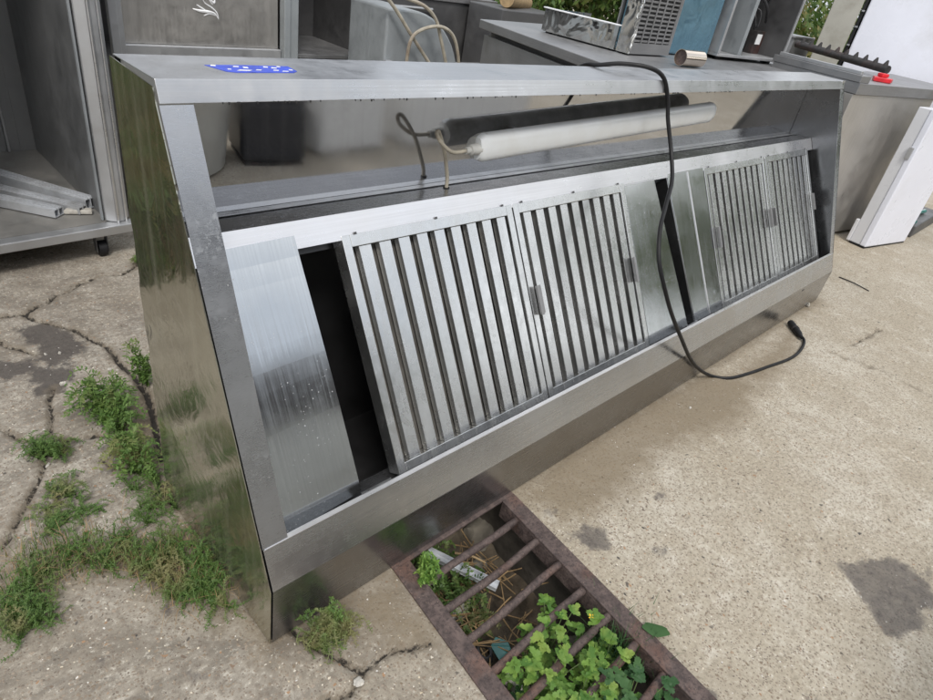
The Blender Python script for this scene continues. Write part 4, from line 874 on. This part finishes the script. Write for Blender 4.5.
# ------------------------------------------------------------------ things behind the photographer, seen in the mirror panel
def yardbox(name, x0, x1, y0, y1, z1, mat, label, cat, rz=0, bev=.03, lid=None):
    r_ = empty(name, ((x0+x1)/2, (y0+y1)/2, 0), rz); tag(r_, label, cat); hx, hy = (x1-x0)/2, (y1-y0)/2
    b = MB(); b.box(-hx, hx, -hy, hy, .02, z1); b.build('body', mat, r_, bevel=bev, segs=4)
    b = MB(); b.box(-hx-.01, hx+.01, -hy-.01, hy+.01, z1+.0005, z1+.04); b.build('lid', lid or mat, r_, bevel=.012)
    b = MB(); b.box(-hx+.02, hx-.02, -hy+.02, hy-.02, .0, .0195); b.build('base', M['iron_black'], r_)
    return r_
M['foam'] = plain('white_foam', (.66, .66, .65), .8, var=.22, sc=60, bump=.5, bsc=90)
M['tub'] = steel('scuffed_tub_steel', (.6, .6, .58), .3, .5, dust=.7, dustcol=(.50, .50, .46))
M['bag'] = plain('black_bag', (.018, .019, .025), .35, var=.6, sc=50, bump=1, bsc=35)
tu = empty('steel_tub', (.92, -2.20, 0)); tag(tu, 'round scuffed grey tub standing in the yard facing the hood', 'tub')
b = MB()
prof = [(.46, .0), (.50, .02), (.56, .5), (.58, .9), (.60, .92), (.60, .94), (.56, .94), (.53, .5), (.45, .05)]
n = 48; vs = [(r_*math.cos(2*math.pi*k/n), r_*math.sin(2*math.pi*k/n), z_) for r_, z_ in prof for k in range(n)]
b.add(vs, [(i*n+k, i*n+(k+1) % n, (i+1)*n+(k+1) % n, (i+1)*n+k) for i in range(len(prof)-1) for k in range(n)]+[tuple(range(n))]); b.build('wall', M['tub'], tu, smooth=True)
b = MB(); b.tube([(.57*math.cos(a), .57*math.sin(a), .55) for a in [i*math.pi/16 for i in range(33)]], .014, n=8, sub=1); b.build('rim_band', M['tub'], tu, smooth=True)
yardbox('black_crate', 1.50, 1.92, -2.30, -1.86, .42, M['bag'], 'rough black crate standing on the concrete facing the hood', 'crate', .25, bev=.05)
yardbox('foam_box', 2.02, 2.62, -2.55, -1.97, .75, M['foam'], 'dirty white foam box on the concrete facing the hood', 'box', -.08)
yardbox('storage_chest', 2.85, 4.30, -2.75, -2.0, .8, M['foam'], 'long pale chest standing beside the white foam box', 'chest', -.03, lid=M['beige'])

# ------------------------------------------------------------------ vegetation
def strands(pts, hfn, wfn, mat, name, label, nseg=4, lean=.6, **k):
    V = []; Fc = []
    for (x, y, z) in pts:
        h_ = hfn(); w_ = wfn(); a = random.random()*6.283; l_ = lean*h_*random.random(); s_ = Vector((-math.sin(a), math.cos(a), 0))*w_; b0 = len(V)
        for i in range(nseg):
            u = i/nseg; p = Vector((x+math.cos(a)*l_*u*u, y+math.sin(a)*l_*u*u, z+h_*(u-.35*u*u*(l_/(h_+1e-6))))); V += [p-s_*(1-u*.7), p+s_*(1-u*.7)]
        V.append(Vector((x+math.cos(a)*l_, y+math.sin(a)*l_, z+h_*(1-.35*l_/(h_+1e-6)))))
        for i in range(nseg-1): Fc.append((b0+2*i, b0+2*i+1, b0+2*i+3, b0+2*i+2))
        Fc.append((b0+2*nseg-2, b0+2*nseg-1, b0+2*nseg))
    me = bpy.data.meshes.new(name); me.from_pydata([tuple(v) for v in V], [], Fc); o = link(name, me, mat); return o
def weed_mesh(centres, mat, name, leaf=.0065, stems=(7, 13), spread=.09, height=.05, nl=14, rnd=random):
    """low creeping weed: thin stems fanning from a root, each lined with small leaves"""
    V = []; Fc = []
    def lf(p, d, n_, s):
        w_ = d.cross(n_).normalized()*s*.24; b0 = len(V); V.extend([p, p+d*s*.5+w_, p+d*s, p+d*s*.5-w_]); Fc.append((b0, b0+1, b0+2, b0+3))
    for (x, y, z, k) in centres:
        for s_ in range(rnd.randint(*stems)):
            a = rnd.random()*6.283; R_ = spread*k*(.4+rnd.random()*.8); h_ = height*k*(.3+rnd.random()); prev = Vector((x, y, z))
            for i in range(1, nl+1):
                u = i/nl; a2 = a+.35*math.sin(u*4+s_); p = Vector((x+math.cos(a2)*R_*u, y+math.sin(a2)*R_*u, z+h_*math.sin(u*2.4)))
                d = (p-prev).normalized(); b0 = len(V); t_ = d.cross(Vector((0, 0, 1))).normalized()*.0009; V.extend([prev-t_, prev+t_, p+t_, p-t_]); Fc.append((b0, b0+1, b0+2, b0+3))
                for sg in (-1, 1):
                    n_ = Vector((rnd.uniform(-.5, .5), rnd.uniform(-.5, .5), 1)).normalized(); ld_ = (d*.5+t_.normalized()*sg+Vector((0, 0, rnd.uniform(0, .5)))).normalized(); lf(p, ld_, n_, leaf*k*(.6+.7*rnd.random()))
                prev = p
    me = bpy.data.meshes.new(name); me.from_pydata([tuple(v) for v in V], [], Fc); return link(name, me, mat)
def scatter(poly, n, zf=0.0):
    out = []; xs_ = [p[0] for p in poly]; ys_ = [p[1] for p in poly]
    while len(out) < n:
        x = random.uniform(min(xs_), max(xs_)); y = random.uniform(min(ys_), max(ys_)); ins = False
        for (x0, y0), (x1, y1) in zip(poly, poly[1:]+poly[:1]):
            if (y0 > y) != (y1 > y) and x < (x1-x0)*(y-y0)/(y1-y0)+x0: ins = not ins
        if ins: q = G(x, y); out.append((q.x, q.y, zf))
    return out
# main weed band along the cracks and the hood's side
P1 = scatter([(165, 548), (192, 528), (236, 602), (222, 612), (196, 606), (150, 592), (140, 562)], 80)
P2 = scatter([(0, 570), (60, 545), (120, 540), (180, 545), (178, 572), (120, 570), (60, 580), (20, 610), (0, 625)], 120)
P3 = scatter([(60, 515), (130, 520), (140, 545), (40, 560), (0, 570), (0, 545)], 32)
P4 = scatter([(120, 400), (150, 390), (160, 440), (166, 478), (150, 482), (130, 475), (125, 450), (95, 410)], 110)
P4 = [p for p in P4 if p[0] < -.015]; P1 = [p for p in P1 if p[0] < -.015]
P5 = scatter([(0, 610), (30, 590), (55, 620), (20, 645), (0, 650)], 20)+scatter([(130, 490), (175, 482), (182, 520), (150, 530)], 14)
o = weed_mesh([(*p, .45+.55*random.random()) for p in P1[::2]+P2[::6]+P5], M['grassdark'], 'creeping_weeds', height=.05, spread=.065, leaf=.006, nl=14); tag(o, 'low creeping green weeds growing in the cracked concrete beside the hood', 'weeds', kind='stuff')
o = strands([(p[0]+random.gauss(0, .02), p[1]+random.gauss(0, .02), 0) for p in P2*8+P3*6+P1*7+P4*10], lambda: .015+.045*random.random(), lambda: .0007+.0006*random.random(), M['grass'], 'grass', ''); tag(o, 'short grass blades among the creeping weeds on the left', 'grass', kind='stuff')
o = weed_mesh([(*p, .9+.8*random.random()) for p in P4[::2]+P4[::5]], M['grass'], 'weed_clump', height=.07, spread=.05, leaf=.0095, nl=13); tag(o, 'bright green weed clump in the crack against the middle of the hood side', 'weed')
o = strands([(p[0]+random.gauss(0, .03), p[1]+random.gauss(0, .03), 0) for p in P2*2+P1*2+P3+P4], lambda: .02+.05*random.random(), lambda: .0008, M['straw'], 'dead_stems', '', lean=1.6); tag(o, 'dead straw stems among the weeds left of the hood', 'dry grass', kind='stuff')
def tuft(px, py, k, label, n=14, zz=0, mat='grassdark', **kw):
    q = G(px, py); r_ = random.Random(px); o = weed_mesh([(q.x+r_.uniform(-.04, .04)*k, q.y+r_.uniform(-.04, .04)*k, zz, .6+.6*r_.random()) for _ in range(n)], M[mat], 'weed_tuft', rnd=r_, **kw); tag(o, label, 'weed', 'small weed tufts in the cracks'); return o
tuft(48, 452, 1, 'small dark green tuft in the thin crack left of the bright weed clump', 12, height=.045, spread=.05)
tuft(66, 493, .8, 'sparse yellowish tuft below the small dark green tuft', 6, height=.03, spread=.045)
tuft(70, 515, 1.3, 'thin scattered tuft just above the long weed band', 7, height=.02, spread=.06)
tuft(328, 642, 1.1, 'bushy tuft in the crack before the front corner of the hood', 13, height=.06, spread=.05)
tuft(336, 632, .5, 'light green sprig at the back of the bushy tuft before the hood', 5, height=.06, spread=.04, mat='grass')
tuft(148, 385, .4, 'single upright sprig where the crack meets the hood side', 3, height=.12, spread=.03, leaf=.012, mat='grass')
tuft(425, 575, .5, 'sprig growing between the grate rail and the hood apron', 6, zz=-.02, height=.07, spread=.022, leaf=.010, mat='leaf')
tuft(140, 262, .3, 'tiny yellow green sprig at the end of the upper crack', 3, height=.03, spread=.03, mat='grass')
# weeds inside the pit
r_ = random.Random(5)
o = weed_mesh([(sh(.42+r_.random()*.15, y), y, -.235, 1+r_.random()) for y in [.10-.30*r_.random() for _ in range(15)]], M['grassdark'], 'pit_weeds', height=.06, spread=.05, leaf=.008); tag(o, 'dark green weeds growing on the pit floor under the first grate bars', 'weeds', kind='stuff')
# lobed-leaf plants
def leaf_outline(s, rr_):
    pts = []; n_ = 25
    for i in range(n_+1):
        a = -2.5+5.0*i/n_; r0 = s*(.45+.55*abs(math.cos(a*1.25))**.7)*(1+.13*math.sin(i*2.6+rr_)); pts.append((r0*math.cos(a)*.62+s*.42, r0*math.sin(a)*.52))
    return pts
def lobed_plant(x, y, z, label, nst, hgt, spr, ls, seed, mat='leaf', flowers=0):
    rr_ = random.Random(seed); root = empty('lobed_leaf_plant', (x, y, z)); tag(root, label, 'plant', 'lobed leaf plants growing through the grate')
    V = []; Fc = []; S = MB(); fl_ = MB()
    def leaf(p, d, nrm, s):
        side_ = d.cross(nrm).normalized(); up2 = side_.cross(d).normalized(); pts = leaf_outline(s, rr_.random()*6); b0 = len(V); V.append(p+d*s*.4-up2*s*.02)
        for (a, c_) in pts: V.append(p+d*a+side_*c_+up2*(s*.22*abs(c_/s)-s*.18*(a/s)**2+s*.05*math.sin(a*9/s)))
        for i in range(len(pts)-1): Fc.append((b0, b0+1+i, b0+2+i))
        Fc.append((b0, b0+len(pts), b0+1))
    for s_ in range(nst):
        a = rr_.random()*6.283; R_ = spr*(.25+.85*rr_.random()); h_ = hgt*(.55+.5*rr_.random()); tip = Vector((math.cos(a)*R_, math.sin(a)*R_, h_)); mid = Vector((math.cos(a)*R_*.35, math.sin(a)*R_*.35, h_*.6))
        S.tube([(0, 0, 0), mid, tip], [.0022, .0016, .001], n=5, sub=3)
        d = Vector((math.cos(a), math.sin(a), rr_.uniform(-.2, .4))).normalized(); side_ = Vector((-math.sin(a), math.cos(a), 0))
        nrm = Vector((rr_.uniform(-.4, .4), rr_.uniform(-.4, .4), 1)).normalized()
        leaf(tip, d, nrm, ls*(.8+.4*rr_.random()))
        for sg in (-1, 1):
            leaf(tip-d*ls*.15, (side_*sg+d*.25).normalized(), nrm, ls*(.6+.3*rr_.random()))
            if rr_.random() < .6: q_ = mid.lerp(tip, .6); leaf(q_, (side_*sg+d*.3).normalized(), nrm, ls*(.45+.3*rr_.random()))
    me = bpy.data.meshes.new('leaves'); me.from_pydata([tuple(v) for v in V], [], Fc); me.polygons.foreach_set('use_smooth', [True]*len(me.polygons)); link('leaves', me, M[mat], root)
    S.build('stems', M['stem'], root, smooth=True)
    for k in range(flowers):
        a = rr_.random()*6.283; q_ = Vector((math.cos(a)*spr*.6, math.sin(a)*spr*.6, hgt*1.02)); fm = MB()
        for j in range(4):
            b_ = j*1.57+a; fm.add([q_, q_+Vector((math.cos(b_-.4)*.007, math.sin(b_-.4)*.005, .003)), q_+Vector((math.cos(b_)*.011, math.sin(b_)*.008, .004)), q_+Vector((math.cos(b_+.4)*.007, math.sin(b_+.4)*.005, .003))], [(0, 1, 2, 3)])
        fm.build('flower', M['flower'], root)
def pl_at(px, py, zt_): q = G(px, py, zt_); return q.x, q.y
for i, (px, py, zt_, nst, spr, ls, lab, mt, fw) in enumerate([
    (560, 622, .02, 26, .075, .024, 'bright leafy plant with pale leaves left of the middle of the grate', 'leaf', 0),
    (548, 662, .015, 30, .085, .025, 'bright yellow green plant lowest on the left side of the grate', 'leaf', 0),
    (600, 628, .015, 14, .055, .028, 'leafy plant beside the yellow flower near the right rail', 'leaf', 1),
    (612, 664, .04, 32, .09, .024, 'dense green plant rising above the bars near the right rail', 'leaf', 0),
    (585, 690, .01, 28, .08, .025, 'broad leafy plant at the bottom edge between the bars', 'leaf', 0),
    (640, 692, .03, 24, .09, .028, 'green plant spilling over the right rail at the bottom edge', 'leafdk', 0),
    (552, 603, -.03, 5, .03, .026, 'small plant highest in the pit below the fourth bar', 'leaf', 0),
    (520, 700, -.06, 7, .05, .030, 'low plant tucked by the left rail at the bottom edge', 'leafdk', 0)]):
    x, y = pl_at(px, py, zt_); lobed_plant(x, y, -.235, lab, nst, zt_+.235, spr, ls, 40+i, mt, fw)
o = strands([(*pl_at(620+random.uniform(-30, 30), 655+random.uniform(-20, 25), -.1), -.12) for _ in range(260)], lambda: .10+.08*random.random(), lambda: .002, M['leafdk'], 'feathery_grass', '', lean=.7); tag(o, 'feathery dark grass among the plants by the right rail of the grate', 'grass', kind='stuff')
q = G(655, 632, .004)
b = MB(); V = [(0, 0, .012)]+[(math.cos(a)*.034*(1+.1*math.sin(a*5)), math.sin(a)*.019, .004+.007*abs(math.cos(a))) for a in [i*math.pi/9 for i in range(18)]]; b.add(V, [(0, 1+i, 1+(i+1) % 18) for i in range(18)])
o = b.build('fallen_leaf', M['leafdk'], smooth=True); o.location = (q.x, q.y, .006); o.rotation_euler = (0, .15, .5+math.pi/2); tag(o, 'single dark green leaf lying on the right rail of the grate', 'leaf')
# pebbles
rr_ = random.Random(3)
for i, (px, py, s, lab) in enumerate([(359, 683, .012, 'flat pale pebble by the crack near the bottom edge'), (64, 385, .011, 'white pebble on the dark oil stain'), (110, 370, .007, 'small white pebble right of the oil stain'), (96, 361, .005, 'tiny white pebble above the other near the crack'),
    (46, 355, .006, 'tiny pale chip at the top of the oil stain'), (60, 354, .007, 'pale chip in the middle of the oil stain'), (808, 306, .012, 'pale stone at the right bottom corner of the hood'), (133, 262, .016, 'brown stone wedged in the end of the upper crack'),
    (86, 534, .009, 'orange brown dry leaf bit on the weeds'), (48, 466, .007, 'white bit beside the small dark tuft'), (356, 570, .006, 'light chip under the hood apron edge'), (690, 408, .006, 'shiny pale chip on the damp patch')]):
    q = G(px, py); o = chunk('pebble', (q.x, q.y, s*.4), (s, s*.8, s*.5), M['wood'] if i == 8 else M['pebble'], lab, 'pebble', i*1.7, 'loose pebbles on the concrete')
# loose grit: far too many to count
b = MB()
for k in range(700):
    px, py = random.choice([(random.uniform(0, 933), random.uniform(270, 700)), (random.uniform(0, 300), random.uniform(300, 700)), (random.uniform(480, 760), random.uniform(360, 520))])
    q = G(px, py)
    if -.03 < q.x < 3.53 and q.y > -.01 and q.y < .6: continue
    if sh(.33, q.y) < q.x < sh(.83, q.y) and q.y < .1: continue
    s = .0010+.0022*random.random()**3; a = random.random()*3; c_, s_ = math.cos(a)*s, math.sin(a)*s
    b.add([(q.x-c_, q.y-s_, .001), (q.x+s_, q.y-c_, .001), (q.x+c_, q.y+s_, .001), (q.x-s_, q.y+c_, .001), (q.x, q.y, .001+s*.9)], [(0, 1, 4), (1, 2, 4), (2, 3, 4), (3, 0, 4)])
tag(b.build('grit', M['chunk']), 'fine pale grit scattered over the concrete', 'grit', kind='stuff')

def foliage(name, boxes, n, size, mat, label, cat, kind='stuff', seed=1):
    r = np.random.default_rng(seed); V = []; Fc = []
    vols = []; 
    for k in range(n):
        x0, x1, y0, y1, z0_, z1_ = boxes[int(r.integers(len(boxes)))]
        x, y = r.uniform(x0, x1), r.uniform(y0, y1); top = z1_*(.72+.5*mnoise.noise(Vector((x*1.1, y*1.1, seed)))+.2*mnoise.noise(Vector((x*4, y*4, 2)))); z = z0_+max(.05, top-z0_)*r.random()**.8
        s = size*(.5+r.random()); d = Vector(r.normal(size=3)).normalized(); u = d.orthogonal().normalized(); w_ = d.cross(u); p = Vector((x, y, z)); b0 = len(V)
        V += [p-u*s, p-w_*s*.4, p+u*s, p+w_*s*.4]; Fc.append((b0, b0+1, b0+2, b0+3))
    me = bpy.data.meshes.new(name); me.from_pydata([tuple(v) for v in V], [], Fc); o = link(name, me, mat); tag(o, label, cat, kind=kind); return o
foliage('tall_weeds', [(-2.6, -.34, 1.68, 2.6, 0, .55), (-4, -.32, 2.6, 4.2, 0, .9), (-5, -.5, 4.2, 7, 0, 1.3)], 26000, .045, M['hedge'], 'tall green weeds at the left edge of the yard beyond the cabinet', 'weeds', seed=3)
o = strands([(random.uniform(-3, -.32), random.uniform(1.7, 3.4), 0) for _ in range(2600)], lambda: .25+.5*random.random(), lambda: .005, M['straw'], 'dry_grass', '', lean=.8); tag(o, 'dry straw coloured grass stalks among the tall weeds at the left', 'grass', kind='stuff')
foliage('hedge', [(1.5, 6.5, 6.2, 7.2, 0, 2.2), (6.8, 13, 2.6, 4.8, 0, 2.2), (6.5, 9, 4.4, 7, 0, 2.6), (-5, 2, 7, 8, 0, 2.6)], 60000, .055, M['hedge'], 'dense green hedge closing the back of the yard', 'hedge', seed=8)
foliage('flowering_hedge', [(4.9, 6.4, 4.5, 5.6, 0, 1.9)], 12000, .04, M['grass'], 'leafy green bushes behind the steel table', 'bushes', seed=4)

def tree(x, y, h_, cr_, label, seed):
    root = empty('tree', (x, y, 0)); tag(root, label, 'tree', 'trees around the yard'); rr = np.random.default_rng(seed); b = MB()
    b.tube([(0, 0, 0), (.1, .05, h_*.3), (.0, .1, h_*.6), (.1, 0, h_*.85)], [.2, .15, .1, .04], n=10)
    tips = []
    for k in range(9):
        a = k*.7*2; s0 = Vector((.05, .05, h_*(.3+.05*k))); e_ = Vector((math.cos(a)*cr_*.8, math.sin(a)*cr_*.8, h_*(.5+.06*k))); b.tube([s0, s0.lerp(e_, .5)+Vector((0, 0, .2)), e_], [.07, .04, .015], n=6, sub=3); tips.append(e_)
    b.build('trunk', M['trunk'], root, smooth=True); V = []; Fc = []
    for k in range(5200):
        c_ = tips[int(rr.integers(9))]*rr.uniform(.5, 1); p = c_+Vector(rr.normal(size=3))*cr_*.27; s = .11*(.5+rr.random()); d = Vector(rr.normal(size=3)).normalized(); u = d.orthogonal().normalized(); w_ = d.cross(u); b0 = len(V)
        V += [p-u*s, p-w_*s*.5, p+u*s, p+w_*s*.5]; Fc.append((b0, b0+1, b0+2, b0+3))
    me = bpy.data.meshes.new('crown'); me.from_pydata([tuple(v) for v in V], [], Fc); link('crown', me, M['hedge'], root)
tree(-3.5, -11, 5.5, 2.4, 'broad tree behind the photographer at the yard edge', 1)
tree(9.5, -14, 6.0, 2.6, 'tall tree at the far right edge of the yard', 2)
tree(14, -6, 5.5, 2.6, 'rounded tree beside the road end of the yard', 3)
foliage('reflection_hedge', [(9.6, 12, -1.9, -.4, 0, 3.2)], 14000, .10, M['hedge'], 'unseen dark hedge added to darken the steel reflections at the far right', 'hedge', seed=12)  # dark mass added out of view to darken reflections in the right end
ds = empty('reflection_shed', (-1, -6.6, 0)); tag(ds, 'unseen dark shed added to darken the steel reflections at the left end', 'shed'); dsb = mk(ds, Vector((-1, -6.6, 0)))  # dark block added behind the camera to darken the left trim's reflection
b = MB(); b.box(-4.2, 2.3, -7.6, -5.6, 0, 2.9); dsb(b, 'walls', M['bg_dark'])
b = MB(); b.prism([(-7.8, 2.9), (-5.4, 2.9), (-6.6, 3.6)], 0, -4.4, 2.5); dsb(b, 'roof', M['bg_dark'])
b = MB(); b.box(-1.5, .2, -5.598, -5.57, .02, 2.3); dsb(b, 'door', M['beige'])
db2 = empty('barn', (5.4, -12.5, 0)); tag(db2, 'unseen dark barn added beyond the pale wall to darken the steel reflections', 'barn'); dbb = mk(db2, Vector((5.4, -12.5, 0)))  # added out of view: gives the blank panel its dark reflected band
b = MB(); b.box(3.3, 7.6, -14, -11, 0, 4.6); dbb(b, 'walls', M['iron_black'])
b = MB(); b.prism([(-14.4, 4.6), (-10.7, 4.6), (-12.5, 6.0)], 0, 3.1, 7.8); dbb(b, 'roof', M['iron_black'])
# unseen pale wall added as a light band for reflections, and shed
b = MB(); b.box(-6, 9, -9.2, -9.0, 0, 2.5); tag(b.build('reflection_wall', M['plaster'], bevel=.02), 'unseen pale wall added opposite the hood as a light band in the reflections', 'wall')
sh_ = empty('shed', (12, -11, 0)); tag(sh_, 'low rendered shed with red roof behind the yard wall', 'shed'); hb2 = mk(sh_, Vector((12, -11, 0)))
b = MB(); b.box(9.6, 15, -13, -10, 0, 2.0); hb2(b, 'walls', M['plaster'])
b = MB(); b.prism([(-13.3, 2.0), (-9.7, 2.0), (-11.5, 2.8)], 0, 9.4, 15.2); hb2(b, 'roof', M['roof'])
b = MB(); b.box(11, 12, -9.999, -9.98, .02, 1.9); hb2(b, 'door', M['bg_dark'])
